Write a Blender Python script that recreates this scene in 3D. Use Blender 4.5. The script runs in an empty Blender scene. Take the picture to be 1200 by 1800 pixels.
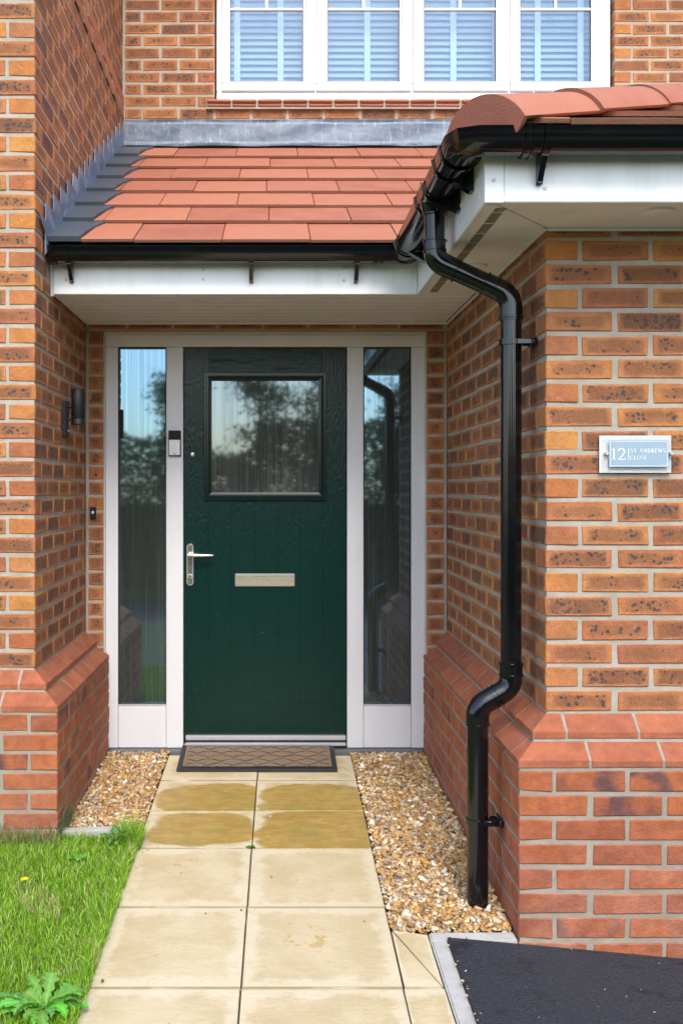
import bpy, bmesh, math, random
import numpy as np
from mathutils import Vector, Matrix
R = math.radians
random.seed(7); rng = np.random.default_rng(7)
sc = bpy.context.scene
COL = sc.collection

# ------------------------------------------------------------------ camera, sky, sun, exposure
CZ = 1.32
cd = bpy.data.cameras.new('camera'); cam = bpy.data.objects.new('camera', cd); COL.objects.link(cam)
cam.location = (0, 0, CZ); cam.rotation_euler = (R(90), 0, 0)
cd.sensor_fit = 'VERTICAL'; cd.sensor_height = 36; cd.sensor_width = 24; cd.lens = 36
cd.shift_x = (600-482)/1800; cd.shift_y = (860-900)/1800
cd.clip_start = 0.05; cd.clip_end = 500
sc.camera = cam
SUN_EL, SUN_AZ = 47, 176      # azimuth clockwise from +Y: behind the camera, a little to the right
w = bpy.data.worlds.new('World'); sc.world = w; w.use_nodes = True
nt = w.node_tree; nt.nodes.clear()
sky = nt.nodes.new('ShaderNodeTexSky'); sky.sky_type = 'NISHITA'; sky.sun_disc = False
sky.sun_elevation = R(SUN_EL); sky.sun_rotation = R(SUN_AZ); sky.air_density = 1.0; sky.dust_density = 1.7; sky.ozone_density = 1.0
bg = nt.nodes.new('ShaderNodeBackground'); bg.inputs[1].default_value = 0.15
wo = nt.nodes.new('ShaderNodeOutputWorld')
nt.links.new(sky.outputs[0], bg.inputs[0]); nt.links.new(bg.outputs[0], wo.inputs[0])
sl = bpy.data.lights.new('sun', 'SUN'); sl.energy = 1.0; sl.angle = R(20); sl.color = (1, 0.95, 0.87)
so = bpy.data.objects.new('sun', sl); COL.objects.link(so)
_d = Vector((math.sin(R(SUN_AZ))*math.cos(R(SUN_EL)), math.cos(R(SUN_AZ))*math.cos(R(SUN_EL)), math.sin(R(SUN_EL))))
so.rotation_euler = _d.to_track_quat('Z', 'Y').to_euler(); so.location = _d*20
sc.view_settings.view_transform = 'Standard'; sc.view_settings.look = 'None'
sc.view_settings.exposure = 1.36; sc.view_settings.gamma = 1.0; sc.view_settings.use_curve_mapping = False
sc.cycles.max_bounces = 8; sc.cycles.diffuse_bounces = 4

# ------------------------------------------------------------------ node helpers
class NT:
    def __init__(s, name):
        s.m = bpy.data.materials.new(name); s.m.use_nodes = True; s.t = s.m.node_tree; s.t.nodes.clear()
        s.out = s.n('ShaderNodeOutputMaterial')
    def n(s, typ, **k):
        nd = s.t.nodes.new(typ)
        for a, v in k.items(): setattr(nd, a, v)
        return nd
    def l(s, a, b): s.t.links.new(a, b)
    def put(s, sock, v):
        if hasattr(v, 'is_output') or isinstance(v, bpy.types.NodeSocket): s.l(v, sock)
        else: sock.default_value = v
    def math(s, op, a, b=0.0, c=None, clamp=False):
        nd = s.n('ShaderNodeMath', operation=op, use_clamp=clamp); s.put(nd.inputs[0], a); s.put(nd.inputs[1], b)
        if c is not None: s.put(nd.inputs[2], c)
        return nd.outputs[0]
    def vmath(s, op, a, b):
        nd = s.n('ShaderNodeVectorMath', operation=op); s.put(nd.inputs[0], a)
        if op == 'SCALE': s.put(nd.inputs[3], b)
        else: s.put(nd.inputs[1], b)
        return nd.outputs[0]
    def ss(s, v, a, b, x=0.0, y=1.0):
        nd = s.n('ShaderNodeMapRange', interpolation_type='SMOOTHSTEP'); s.put(nd.inputs[0], v)
        for i, q in enumerate((a, b, x, y)): s.put(nd.inputs[i+1], q)
        return nd.outputs[0]
    def mix(s, f, a, b, blend='MIX'):
        nd = s.n('ShaderNodeMix', data_type='RGBA', blend_type=blend); s.put(nd.inputs[0], f)
        for i, q in ((6, a), (7, b)):
            if isinstance(q, (tuple, list)): q = tuple(q)+(1,) if len(q) == 3 else q
            s.put(nd.inputs[i], q)
        return nd.outputs[2]
    def noise(s, v, scale, detail=3, rough=.5, dist=0):
        nd = s.n('ShaderNodeTexNoise'); 
        if v is not None: s.l(v, nd.inputs['Vector'])
        nd.inputs['Scale'].default_value = scale; nd.inputs['Detail'].default_value = detail
        nd.inputs['Roughness'].default_value = rough; nd.inputs['Distortion'].default_value = dist
        return nd.outputs[0]
    def vor(s, v, scale, feature='F1'):
        nd = s.n('ShaderNodeTexVoronoi', feature=feature); s.l(v, nd.inputs['Vector']); nd.inputs['Scale'].default_value = scale
        return nd
    def mapv(s, v, scale=(1, 1, 1), loc=(0, 0, 0), rot=(0, 0, 0)):
        nd = s.n('ShaderNodeMapping'); s.l(v, nd.inputs[0]); nd.inputs['Scale'].default_value = scale
        nd.inputs['Location'].default_value = loc; nd.inputs['Rotation'].default_value = rot
        return nd.outputs[0]
    def obj(s): return s.n('ShaderNodeTexCoord').outputs['Object']
    def gen(s): return s.n('ShaderNodeTexCoord').outputs['Generated']
    def pos(s): return s.n('ShaderNodeNewGeometry').outputs['Position']
    def attr(s, name, out='Fac', t='GEOMETRY'):
        nd = s.n('ShaderNodeAttribute', attribute_name=name, attribute_type=t); return nd.outputs[out]
    def bump(s, h, strength=.3, dist=.002):
        nd = s.n('ShaderNodeBump'); s.put(nd.inputs['Height'], h); nd.inputs['Strength'].default_value = strength
        nd.inputs['Distance'].default_value = dist; return nd.outputs[0]
    def done(s, col, rough=.6, normal=None, **k):
        p = s.n('ShaderNodeBsdfPrincipled')
        if isinstance(col, (tuple, list)) and len(col) == 3: col = tuple(col)+(1,)
        s.put(p.inputs['Base Color'], col); s.put(p.inputs['Roughness'], rough)
        if normal is not None: s.l(normal, p.inputs['Normal'])
        for a, v in k.items(): s.put(p.inputs[a.replace('_', ' ')], v)
        s.l(p.outputs[0], s.out.inputs[0]); return s.m
    def rnd(s):
        oi = s.n('ShaderNodeObjectInfo'); r = s.math('FRACT', s.math('ADD', oi.outputs['Random'], s.attr('br')))
        wn = s.n('ShaderNodeTexWhiteNoise', noise_dimensions='1D'); s.l(r, wn.inputs['W'])
        sp = s.n('ShaderNodeSeparateColor'); s.l(wn.outputs['Color'], sp.inputs[0])
        return r, sp.outputs[0], sp.outputs[1], sp.outputs[2]
M = {}
def ramp(s, f, stops):
    nd = s.n('ShaderNodeValToRGB'); s.put(nd.inputs[0], f); e = nd.color_ramp.elements
    while len(e) < len(stops): e.new(.5)
    for i, (p, c) in enumerate(stops): e[i].position = p; e[i].color = tuple(c)+(1,)
    return nd.outputs[0]

# facing brick: rustic orange brick with kiss marks and blue-black spots
def facing():
    s = NT('facing_brick'); bc = s.attr('bc', 'Vector'); bh = s.attr('bh'); r, r1, r2, r3 = s.rnd()
    sp = s.n('ShaderNodeSeparateXYZ'); s.l(bc, sp.inputs[0]); x, y, z = sp.outputs
    co = s.n('ShaderNodeCombineXYZ'); s.l(s.math('MULTIPLY', r, 37.0), co.inputs[0]); s.l(s.math('MULTIPLY', r1, 19.0), co.inputs[1])
    v = s.vmath('ADD', bc, co.outputs[0])
    nz = s.math('SUBTRACT', s.noise(v, 26, 3, .6), .5)
    ex = s.math('SUBTRACT', bh, s.math('ABSOLUTE', x)); ez = s.math('SUBTRACT', .030, s.math('ABSOLUTE', z))
    exs = s.math('MULTIPLY', ex, .45)
    d = s.math('SMOOTH_MIN', ez, exs, .008)
    d = s.math('ADD', d, s.math('MULTIPLY', nz, .012))
    d = s.math('ADD', d, s.math('MULTIPLY', s.math('SUBTRACT', r2, .45), .009))
    mk = s.ss(d, .004, .016)
    rim = ramp(s, r1, [(0, (.58, .265, .065)), (.28, (.49, .175, .05)), (.5, (.42, .125, .05)), (.75, (.56, .23, .055)), (1, (.36, .105, .05))])
    ring = ramp(s, r3, [(0, (.44, .155, .085)), (.5, (.52, .23, .09)), (1, (.38, .13, .075))])
    core = ramp(s, r2, [(0, (.32, .13, .052)), (.5, (.235, .09, .038)), (1, (.155, .063, .032))])
    c = s.mix(s.math('MULTIPLY', s.ss(d, .001, .008), .75), rim, ring)
    c = s.mix(s.math('MULTIPLY', mk, s.math('ADD', .72, s.math('MULTIPLY', r3, .28))), c, core)
    vv = s.vor(v, 66); q = s.noise(v, 17, 1)
    thr = s.ss(s.math('ADD', q, s.math('MULTIPLY', s.math('SUBTRACT', r3, .5), .25)), .34, .64, .04, .46)
    spots = s.math('MULTIPLY', s.ss(s.math('SUBTRACT', thr, s.math('ADD', vv.outputs['Distance'], s.math('MULTIPLY', nz, .25))), -.02, .06), s.ss(d, .007, .013))
    v2 = s.vor(v, 170); spots2 = s.math('MULTIPLY', s.ss(v2.outputs['Distance'], .30, .16), s.math('MULTIPLY', mk, s.ss(q, .4, .6)))
    c = s.mix(s.math('MULTIPLY', spots2, .6), c, (.06, .04, .035))
    c = s.mix(s.math('MULTIPLY', spots, .9), c, (.035, .036, .048))
    fine = s.noise(v, 230, 4, .7)
    c = s.mix(s.math('MULTIPLY', s.ss(fine, .35, .75), .4), c, s.mix(.5, c, (.60, .34, .17)))
    c = s.mix(1.0, c, s.mix(s.ss(s.noise(v, 12, 4, .65), .3, .7), (.74, .72, .70), (1.02, .98, .93)), 'MULTIPLY')
    lime = s.math('MULTIPLY', s.ss(s.noise(v, 34, 4, .7), .64, .8), .35)
    c = s.mix(lime, c, (.6, .5, .42))
    drag = s.noise(s.mapv(v, (1, 1, .25), rot=(0, R(35), 0)), 190, 3, .6)
    h = s.math('ADD', s.math('MULTIPLY', drag, .9), s.math('MULTIPLY', s.noise(v, 55, 4, .65), 1.1))
    return s.done(c, .9, s.bump(h, .9, .0055))
M['facing'] = facing()

def redbrick(name, base, var, smudge=True):
    s = NT(name); bc = s.attr('bc', 'Vector'); r, r1, r2, r3 = s.rnd()
    co = s.n('ShaderNodeCombineXYZ'); s.l(s.math('MULTIPLY', r, 37.0), co.inputs[0]); s.l(s.math('MULTIPLY', r1, 19.0), co.inputs[1])
    v = s.vmath('ADD', bc, co.outputs[0])
    c = s.mix(r1, base, var)
    c = s.mix(s.ss(s.noise(v, 9, 3, .6), .35, .7, 0, .45), c, s.mix(.5, c, (.52, .2, .12)))
    if smudge:
        f = s.math('MULTIPLY', s.ss(s.noise(v, 9, 3), .48, .66), s.ss(r2, .78, .86))
        c = s.mix(s.math('MULTIPLY', f, .8), c, (.07, .045, .055))
    wear = s.math('MULTIPLY', s.ss(s.noise(v, 22, 5, .7), .52, .78), .28)
    c = s.mix(wear, c, (.52, .27, .17))
    sp = s.n('ShaderNodeSeparateXYZ'); s.l(s.pos(), sp.inputs[0])
    if smudge:   # splash-back lime near the ground
        g = s.math('MULTIPLY', s.ss(sp.outputs[2], .30, -.02), s.ss(s.noise(s.pos(), 7, 4, .65), .35, .7))
        c = s.mix(s.math('MULTIPLY', g, .30), c, (.46, .31, .27))
    c = s.mix(1.0, c, s.mix(s.ss(s.noise(v, 15, 5, .7), .3, .7), (.72, .68, .66), (1.06, 1.05, 1.02)), 'MULTIPLY')
    fine = s.noise(v, 260, 3, .7)
    c = s.mix(s.math('MULTIPLY', s.ss(fine, .62, .8), .25), c, (.6, .35, .25))
    h = s.math('ADD', s.math('MULTIPLY', fine, .5), s.noise(v, 40, 5, .7))
    return s.done(c, .85, s.bump(h, .9, .006))
M['red'] = redbrick('red_brick', (.47, .14, .048), (.35, .10, .042))
M['plinth'] = redbrick('plinth_brick', (.44, .14, .063), (.37, .11, .05), False)
M['bandred'] = redbrick('band_brick', (.48, .17, .065), (.42, .14, .055), False)

def mortar(name, c0, c1):
    s = NT(name); p = s.pos()
    c = s.mix(s.ss(s.noise(p, 14, 5, .65), .3, .7), c0, c1)
    c = s.mix(s.math('MULTIPLY', s.ss(s.noise(p, 2.3, 4, .6), .45, .7), .4), c, (c1[0]*.72, c1[1]*.7, c1[2]*.66))
    c = s.mix(s.math('MULTIPLY', s.ss(s.noise(p, 420, 3, .7), .55, .75), .4), c, (.30, .26, .2))
    h = s.math('ADD', s.noise(p, 240, 3, .7), s.noise(p, 45, 3, .6))
    return s.done(c, .92, s.bump(h, .6, .003))
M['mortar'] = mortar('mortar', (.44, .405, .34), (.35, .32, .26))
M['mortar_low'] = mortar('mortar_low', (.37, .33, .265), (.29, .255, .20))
M['concrete'] = mortar('concrete', (.50, .50, .47), (.42, .41, .39))

def rooftile():
    s = NT('roof_tile'); r, r1, r2, r3 = s.rnd(); p = s.pos()
    c = s.mix(r1, (.30, .088, .045), (.43, .15, .08)); c = s.mix(s.ss(s.noise(p, 7, 4, .6), .3, .75, 0, .5), c, (.43, .165, .095))
    c = s.mix(s.math('MULTIPLY', s.ss(s.vor(p, 60).outputs['Distance'], .07, .03), .5), c, (.7, .6, .55))
    c = s.mix(s.math('MULTIPLY', s.ss(s.noise(p, 35, 5, .7), .6, .8), .3), c, (.28, .12, .08))
    c = s.mix(s.math('MULTIPLY', s.ss(s.noise(s.mapv(p, (6, 1, 1)), 6, 5, .7), .5, .75), .35), c, (.27, .12, .075))
    c = s.mix(s.math('MULTIPLY', s.math('MULTIPLY', s.ss(s.vor(p, 21).outputs['Distance'], .09, .04), s.ss(s.noise(p, 2, 2), .5, .6)), .6), c, (.42, .40, .30))
    c = s.mix(s.math('MULTIPLY', s.ss(s.noise(p, 420, 2), .55, .75), .3), c, (.6, .33, .22))
    return s.done(c, .68, s.bump(s.math('ADD', s.noise(p, 320, 3, .7), s.noise(p, 30, 3)), .35, .0015))
M['tile'] = rooftile()
def tileedge():
    s = NT('tile_edge'); p = s.pos()
    c = s.mix(s.noise(p, 160, 4, .8), (.10, .04, .025), (.42, .19, .11))
    c = s.mix(s.math('MULTIPLY', s.ss(s.noise(p, 9, 3), .5, .7), .5), c, (.16, .13, .06))
    return s.done(c, .95, s.bump(s.noise(p, 220, 4, .8), 1, .006))
M['tile_edge'] = tileedge()
def slatey():
    s = NT('dark_grey_coat'); p = s.pos()
    c = s.mix(s.noise(p, 12, 3), (.055, .068, .085), (.085, .10, .12))
    return s.done(c, .42, s.bump(s.noise(p, 200, 2), .1, .001))
M['slate'] = slatey()
def lead():
    s = NT('lead'); p = s.pos()
    a = s.noise(s.mapv(p, (1, 1, 2.2)), 5, 6, .68, .6); b = s.noise(s.mapv(p, (9, 9, 1.2)), 7, 4, .7)
    c = ramp(s, a, [(0.25, (.055, .072, .10)), (.47, (.09, .115, .155)), (.57, (.14, .165, .21)), (.78, (.28, .32, .37))])
    c = s.mix(s.math('MULTIPLY', s.ss(b, .52, .75), .5), c, (.34, .38, .43))
    return s.done(c, s.ss(a, .3, .7, .38, .6), s.bump(s.noise(p, 9, 3), .5, .012), Metallic=.35)
M['lead'] = lead()
M['lead_pale'] = M['lead'].copy(); M['lead_pale'].name = 'lead_sheen'  # paler copy of the lead, its reflected light put into the base colour
for e_ in [n_ for n_ in M['lead_pale'].node_tree.nodes if n_.type == 'VALTORGB'][0].color_ramp.elements: e_.color = (min(1, e_.color[0]*1.5+.04), min(1, e_.color[1]*1.5+.05), min(1, e_.color[2]*1.5+.07), 1)
def upvc(name, col, rough, dirt=.25, grain=None):
    s = NT(name); p = s.pos()
    c = s.mix(s.math('MULTIPLY', s.ss(s.noise(s.mapv(p, (1, 1, .3)), 9, 6, .7), .42, .75), min(1, dirt*1.8)), col, (col[0]*.75, col[1]*.76, col[2]*.7))
    sp = s.vor(p, 38); c = s.mix(s.math('MULTIPLY', s.math('MULTIPLY', s.ss(sp.outputs['Distance'], .045, .025), s.ss(s.noise(p, 4, 1), .5, .55)), .6), c, (.15, .13, .1))
    nrm = None
    if grain: nrm = s.bump(s.noise(s.mapv(p, grain), 60, 4, .6), .35, .0015)
    return s.done(c, rough, nrm)
M['fascia'] = upvc('white_plastic', (.80, .82, .81), .32, .3)
M['soffit'] = upvc('soffit_plastic', (.85, .85, .82), .45, .3)
M['window_white'] = upvc('window_white', (.80, .81, .84), .22, .05)
M['frame_white'] = upvc('frame_white', (.69, .705, .735), .35, .12, (1, 1, .08))
M['caulk'] = upvc('sealant', (.6, .58, .55), .6, .5)
def blackplastic():
    s = NT('black_plastic'); p = s.pos()
    d = s.math('MULTIPLY', s.ss(s.noise(p, 120, 4, .7), .68, .76), .35)
    c = s.mix(d, (.0032, .0035, .0045), (.16, .16, .15))
    return s.done(c, s.ss(s.noise(p, 6, 3), .3, .7, .08, .17), s.bump(s.noise(p, 14, 2), .06, .003), Specular_IOR_Level=.6)
M['black'] = blackplastic()
def plain(name, col, rough, metal=0, nb=None):
    s = NT(name); p = s.pos()
    c = s.mix(s.noise(p, 40, 3), col, tuple(q*.85 for q in col))
    return s.done(c, rough, s.bump(s.noise(p, nb, 3), .3, .001) if nb else None, Metallic=metal)
M['matt_black'] = plain('matt_black', (.004, .004, .005), .6, 0, 150)
M['rubber'] = plain('black_rubber', (.025, .026, .030), .6, 0, 200)
M['chrome'] = plain('chrome', (.66, .66, .58), .2, .9)
M['satin'] = plain('satin_metal', (.70, .70, .66), .32, .75)
M['alu'] = plain('aluminium', (.66, .68, .72), .35, .5)
M['doorbell_face'] = plain('silver_face', (.82, .85, .88), .3, 0)
M['gloss_black'] = plain('gloss_black', (.01, .01, .015), .08)
M['white_paint'] = plain('white_paint', (.8, .8, .8), .3)
M['dark_gap'] = plain('dark_gap', (.012, .012, .012), .8)
M['vent_dark'] = plain('vent_dark', (.26, .22, .16), .9)
M['dpc'] = plain('dark_sill', (.13, .135, .145), .6, 0, 60)
M['interior'] = plain('interior', (.35, .34, .32), .8)
def doorgreen(name, horiz=False):
    s = NT(name); p = s.pos()
    m = s.mapv(p, (.12, 1, 1) if horiz else (1, 1, .12))
    warp = s.noise(s.mapv(p, (1.6, 1, 5) if horiz else (5, 1, 1.6)), 1.6, 3, .55)
    wv = s.math('FRACT', s.math('MULTIPLY', warp, 17))
    rings = s.ss(s.math('ABSOLUTE', s.math('SUBTRACT', wv, .5)), .0, .5)
    fineg = s.noise(m, 330, 3, .7)
    h = s.math('ADD', s.math('MULTIPLY', rings, .9), s.math('MULTIPLY', fineg, 1.1))
    c = s.mix(s.ss(fineg, .3, .7), (.0006, .018, .014), (.0014, .029, .023))
    v = s.vor(p, 16); c = s.mix(s.math('MULTIPLY', s.ss(v.outputs['Distance'], .05, .03), .35), c, (.3, .35, .3))
    return s.done(c, .27, s.bump(h, .26, .002), Specular_IOR_Level=.3)
M['door_v'] = doorgreen('green_door_grain'); M['door_h'] = doorgreen('green_door_grain_across', True)
M['door_trim'] = NT('green_trim').done((.001, .015, .0115), .2)
def obscure(name, base, mixf, amp, sky_tint=(.25, .43, .60)):
    s = NT(name); p = s.pos()
    a = s.noise(s.mapv(p, (1, 1, .004)), 210, 3, .65); b = s.noise(s.mapv(p, (1, 1, .006)), 75, 3, .6)
    h = s.math('ADD', a, b)
    # deeper relief lower down the pane is just the streak pattern's own variation
    nrm = s.bump(a, amp, .001)
    g = s.n('ShaderNodeBsdfGlossy'); g.inputs['Roughness'].default_value = .03; g.inputs['Color'].default_value = sky_tint+(1,); s.l(nrm, g.inputs['Normal'])  # sky blue put into the glossy colour so the mirrored sky reads bluer
    d = s.n('ShaderNodeBsdfDiffuse')
    k = s.ss(a, .5, .68); c = s.mix(k, base, (base[0]*2.2+.01, base[1]*2.2+.01, base[2]*2.1+.01)); s.l(c, d.inputs['Color'])
    mx = s.n('ShaderNodeMixShader'); s.l(s.math('ADD', mixf, s.math('MULTIPLY', s.math('SUBTRACT', b, .5), .5)), mx.inputs[0])
    s.l(d.outputs[0], mx.inputs[1]); s.l(g.outputs[0], mx.inputs[2]); s.l(mx.outputs[0], s.out.inputs[0]); return s.m
M['obscure'] = obscure('streaked_glass', (.045, .052, .048), .44, .006)
M['obscure_door'] = obscure('streaked_glass_pale', (.075, .082, .078), .42, .006, (.27, .36, .43))
def clear():
    s = NT('clear_glass'); g = s.n('ShaderNodeBsdfGlossy'); g.inputs['Roughness'].default_value = .01
    t = s.n('ShaderNodeBsdfTransparent'); g.inputs['Color'].default_value = (.6, .75, .9, 1); t.inputs['Color'].default_value = (.84, .91, .96, 1)  # glossy colour carries the blue of the mirrored sky
    mx = s.n('ShaderNodeMixShader'); mx.inputs[0].default_value = .09
    s.l(t.outputs[0], mx.inputs[1]); s.l(g.outputs[0], mx.inputs[2]); s.l(mx.outputs[0], s.out.inputs[0]); return s.m
M['clear'] = clear()
def acrylic():
    s = NT('clear_acrylic'); g = s.n('ShaderNodeBsdfGlossy'); g.inputs['Roughness'].default_value = .05
    t = s.n('ShaderNodeBsdfTransparent'); t.inputs['Color'].default_value = (.96, .97, .97, 1)
    mx = s.n('ShaderNodeMixShader'); mx.inputs[0].default_value = .07
    s.l(t.outputs[0], mx.inputs[1]); s.l(g.outputs[0], mx.inputs[2]); s.l(mx.outputs[0], s.out.inputs[0]); return s.m
M['acrylic'] = acrylic()
M['blind'] = plain('blind_slat', (.42, .49, .57), .5)
M['tape'] = plain('blind_tape', (.68, .73, .78), .7)
M['sign_blue'] = plain('sign_blue', (.30, .41, .50), .3)
def slabm():
    s = NT('paving_slab'); p = s.pos(); g = s.gen(); r, r1, r2, r3 = s.rnd()
    c = s.mix(s.ss(s.noise(p, 4.5, 6, .68), .36, .64), (.50, .395, .215), (.60, .50, .315))
    c = s.mix(s.math('MULTIPLY', r1, .35), c, (.53, .43, .26))
    sp = s.n('ShaderNodeSeparateXYZ'); s.l(g, sp.inputs[0])
    ax = s.math('ABSOLUTE', s.math('SUBTRACT', sp.outputs[0], .5)); ay = s.math('ABSOLUTE', s.math('SUBTRACT', sp.outputs[1], .5))
    edge = s.math('MAXIMUM', ax, ay)
    nz = s.math('SUBTRACT', s.noise(p, 11, 4, .6), .5)
    pale = s.ss(s.math('ADD', edge, s.math('MULTIPLY', s.math('SUBTRACT', s.noise(p, 9, 6, .72), .5), .34)), .37, .45)
    c = s.mix(s.math('MULTIPLY', pale, .6), c, (.66, .585, .42))
    c = s.mix(s.math('MULTIPLY', s.ss(s.noise(p, 24, 6, .75), .52, .72), .35), c, (.40, .31, .18))
    c = s.mix(s.math('MULTIPLY', s.ss(s.vor(p, 34).outputs['Distance'], .07, .03), .5), c, (.85, .82, .74))
    dark = s.math('MULTIPLY', s.ss(edge, .486, .498), s.ss(s.noise(p, 6, 3), .2, .5)); c = s.mix(s.math('MULTIPLY', dark, .8), c, (.25, .20, .09))
    # old damp mark, a rounded patch with an uneven edge
    wx = s.math('ABSOLUTE', s.math('SUBTRACT', sp.outputs[0], s.attr('wcx', 'Fac', 'OBJECT'))); wy = s.math('ABSOLUTE', s.math('SUBTRACT', sp.outputs[1], s.attr('wcy', 'Fac', 'OBJECT')))
    px = s.math('POWER', s.math('DIVIDE', wx, s.attr('wrx', 'Fac', 'OBJECT')), 2.5); py = s.math('POWER', s.math('DIVIDE', wy, s.attr('wry', 'Fac', 'OBJECT')), 2.8)
    nl_ = s.math('SUBTRACT', s.noise(p, 4.2, 6, .66), .5)
    rr = s.math('ADD', s.math('ADD', px, py), s.math('ADD', s.math('MULTIPLY', nl_, 1.9), s.math('MULTIPLY', nz, .4)))
    wet = s.math('MULTIPLY', s.ss(rr, 1.10, .80), s.attr('wet', 'Fac', 'OBJECT'))
    wc = s.mix(s.ss(s.noise(s.mapv(p, (1, 2, 1)), 14, 5, .7), .35, .7), (.36, .225, .045), (.48, .33, .095))
    wc = s.mix(s.math('MULTIPLY', s.ss(s.noise(p, 5, 4), .5, .7), .6), wc, (.30, .24, .07))
    c = s.mix(wet, c, wc)
    drip = s.math('MULTIPLY', s.ss(s.noise(s.mapv(p, (1, .7, 1)), 26, 4, .65), .55, .60), s.attr('drip', 'Fac', 'OBJECT'))
    dm = s.ss(s.math('SQRT', s.math('ADD', s.math('POWER', s.math('MULTIPLY', s.math('SUBTRACT', sp.outputs[0], .42), 3.0), 2.0), s.math('POWER', s.math('MULTIPLY', s.math('SUBTRACT', sp.outputs[1], .62), 1.9), 2.0))), .62, .35)
    c = s.mix(s.math('MULTIPLY', s.math('MULTIPLY', drip, dm), .7), c, (.45, .30, .09))
    h = s.math('ADD', s.noise(s.mapv(p, (1, 2.2, 1), rot=(0, 0, .2)), 26, 5, .7), s.math('MULTIPLY', s.noise(p, 260, 3, .7), .35))
    return s.done(c, s.ss(wet, 0, 1, .85, .42), s.bump(h, .55, .005))
M['slab'] = slabm()
def tarmac():
    s = NT('tarmac'); p = s.pos()
    a = s.noise(p, 210, 4, .85); b = s.noise(s.mapv(p, (1, 1.8, 1)), 6.5, 6, .75)
    c = s.mix(s.ss(a, .35, .7), (.010, .013, .019), (.062, .072, .092))
    damp = s.ss(b, .56, .59)
    c = s.mix(s.math('MULTIPLY', damp, .75), c, (.010, .011, .014))
    c = s.mix(s.math('MULTIPLY', s.ss(s.vor(p, 22).outputs['Distance'], .05, .02), .7), c, (.4, .38, .36))
    return s.done(c, s.math('SUBTRACT', .72, s.math('MULTIPLY', damp, .15)), s.bump(s.math('ADD', a, s.vor(p, 120).outputs['Distance']), 1.0, .007))
M['tarmac'] = tarmac()
def soil(name, a, b, sc_=18):
    s = NT(name); p = s.pos()
    return s.done(s.mix(s.noise(p, sc_, 5, .7), a, b), .95, s.bump(s.noise(p, 60, 5, .7), .8, .01))
M['soil'] = soil('soil', (.07, .045, .025), (.16, .11, .06))
M['lawn'] = soil('lawn_ground', (.07, .10, .03), (.14, .16, .06), 9)
M['field'] = soil('far_grass', (.05, .10, .02), (.08, .14, .035), .8)
def vcol(name, rough, trans=0, spec=.3, bumps=None, at='col'):
    s = NT(name); c = s.attr(at, 'Color'); k = dict(Specular_IOR_Level=spec)
    if bumps:
        p = s.pos(); c = s.mix(s.math('MULTIPLY', s.ss(s.noise(p, 180, 4, .7), .4, .7), .3), c, s.mix(.5, c, (.75, .55, .3)))
        return s.done(c, rough, s.bump(s.noise(p, 260, 3), .35, .002), **k)
    if trans:
        p1 = s.n('ShaderNodeBsdfPrincipled'); s.l(c, p1.inputs['Base Color']); p1.inputs['Roughness'].default_value = rough; p1.inputs['Specular IOR Level'].default_value = spec
        t = s.n('ShaderNodeBsdfTranslucent'); s.l(s.mix(.5, c, (.35, .5, .05), 'MIX'), t.inputs['Color'])
        mx = s.n('ShaderNodeMixShader'); mx.inputs[0].default_value = trans
        s.l(p1.outputs[0], mx.inputs[1]); s.l(t.outputs[0], mx.inputs[2]); s.l(mx.outputs[0], s.out.inputs[0]); return s.m
    return s.done(c, rough, **k)
M['gravel'] = vcol('gravel_stone', .6, 0, .35, True)
M['grass'] = vcol('grass_blade', .5, .3)
M['leaf'] = vcol('leaf', .5, .25)
M['bark'] = plain('bark', (.12, .09, .06), .9, 0, 40)
def coir():
    s = NT('coir'); p = s.pos()
    c = s.mix(s.noise(p, 240, 4, .8), (.11, .07, .042), (.48, .35, .23)); c = s.mix(s.ss(s.noise(p, 12, 3), .4, .7, 0, .4), c, (.34, .25, .18))
    return s.done(c, .95, s.bump(s.noise(p, 330, 4, .8), 1, .008))
M['coir'] = coir()
M['petal'] = plain('petal', (.8, .55, .01), .4)
M['hip'] = M['tile']
def hipend():
    s = NT('hip_end_mortar'); p = s.pos()
    c = s.mix(s.noise(p, 30, 5, .7), (.27, .085, .055), (.36, .13, .085))
    return s.done(c, .85, s.bump(s.noise(p, 200, 4), .5, .003))
M['hip_end'] = hipend()

# ------------------------------------------------------------------ object helpers
def thing(name, label, cat, loc=(0, 0, 0), group=None, kind=None):
    o = bpy.data.objects.new(name, None); COL.objects.link(o); o.location = loc; o.empty_display_size = .05
    if label: o['label'] = label
    if cat: o['category'] = cat
    if group: o['group'] = group
    if kind: o['kind'] = kind
    return o
def tag(o, label, cat, group=None):
    o['label'] = label; o['category'] = cat
    if group: o['group'] = group
    return o
def wloc(o):
    v = Vector(o.location); p = o.parent
    while p: v += Vector(p.location); p = p.parent
    return v
def link(name, me, parent=None, origin=(0, 0, 0), kind=None, label=None):
    """origin = world position of the mesh's own zero"""
    o = bpy.data.objects.new(name, me); COL.objects.link(o)
    if parent is not None:
        o.parent = parent; o.location = Vector(origin)-wloc(parent)
    else: o.location = origin
    if kind: o['kind'] = kind
    if label: o['label'] = label
    return o
def mesh(name, V, F, mat, smooth=False):
    me = bpy.data.meshes.new(name); me.from_pydata([tuple(v) for v in V], [], F)
    for m in (mat if isinstance(mat, (list, tuple)) else [mat]): me.materials.append(m)
    if smooth: me.polygons.foreach_set('use_smooth', [True]*len(me.polygons))
    me.update(); return me
def obj(name, V, F, mat, parent=None, smooth=False, kind=None, label=None):
    V = [Vector(v) for v in V]; c = sum(V, Vector())/len(V)
    return link(name, mesh(name, [v-c for v in V], F, mat, smooth), parent, c, kind, label)
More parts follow.
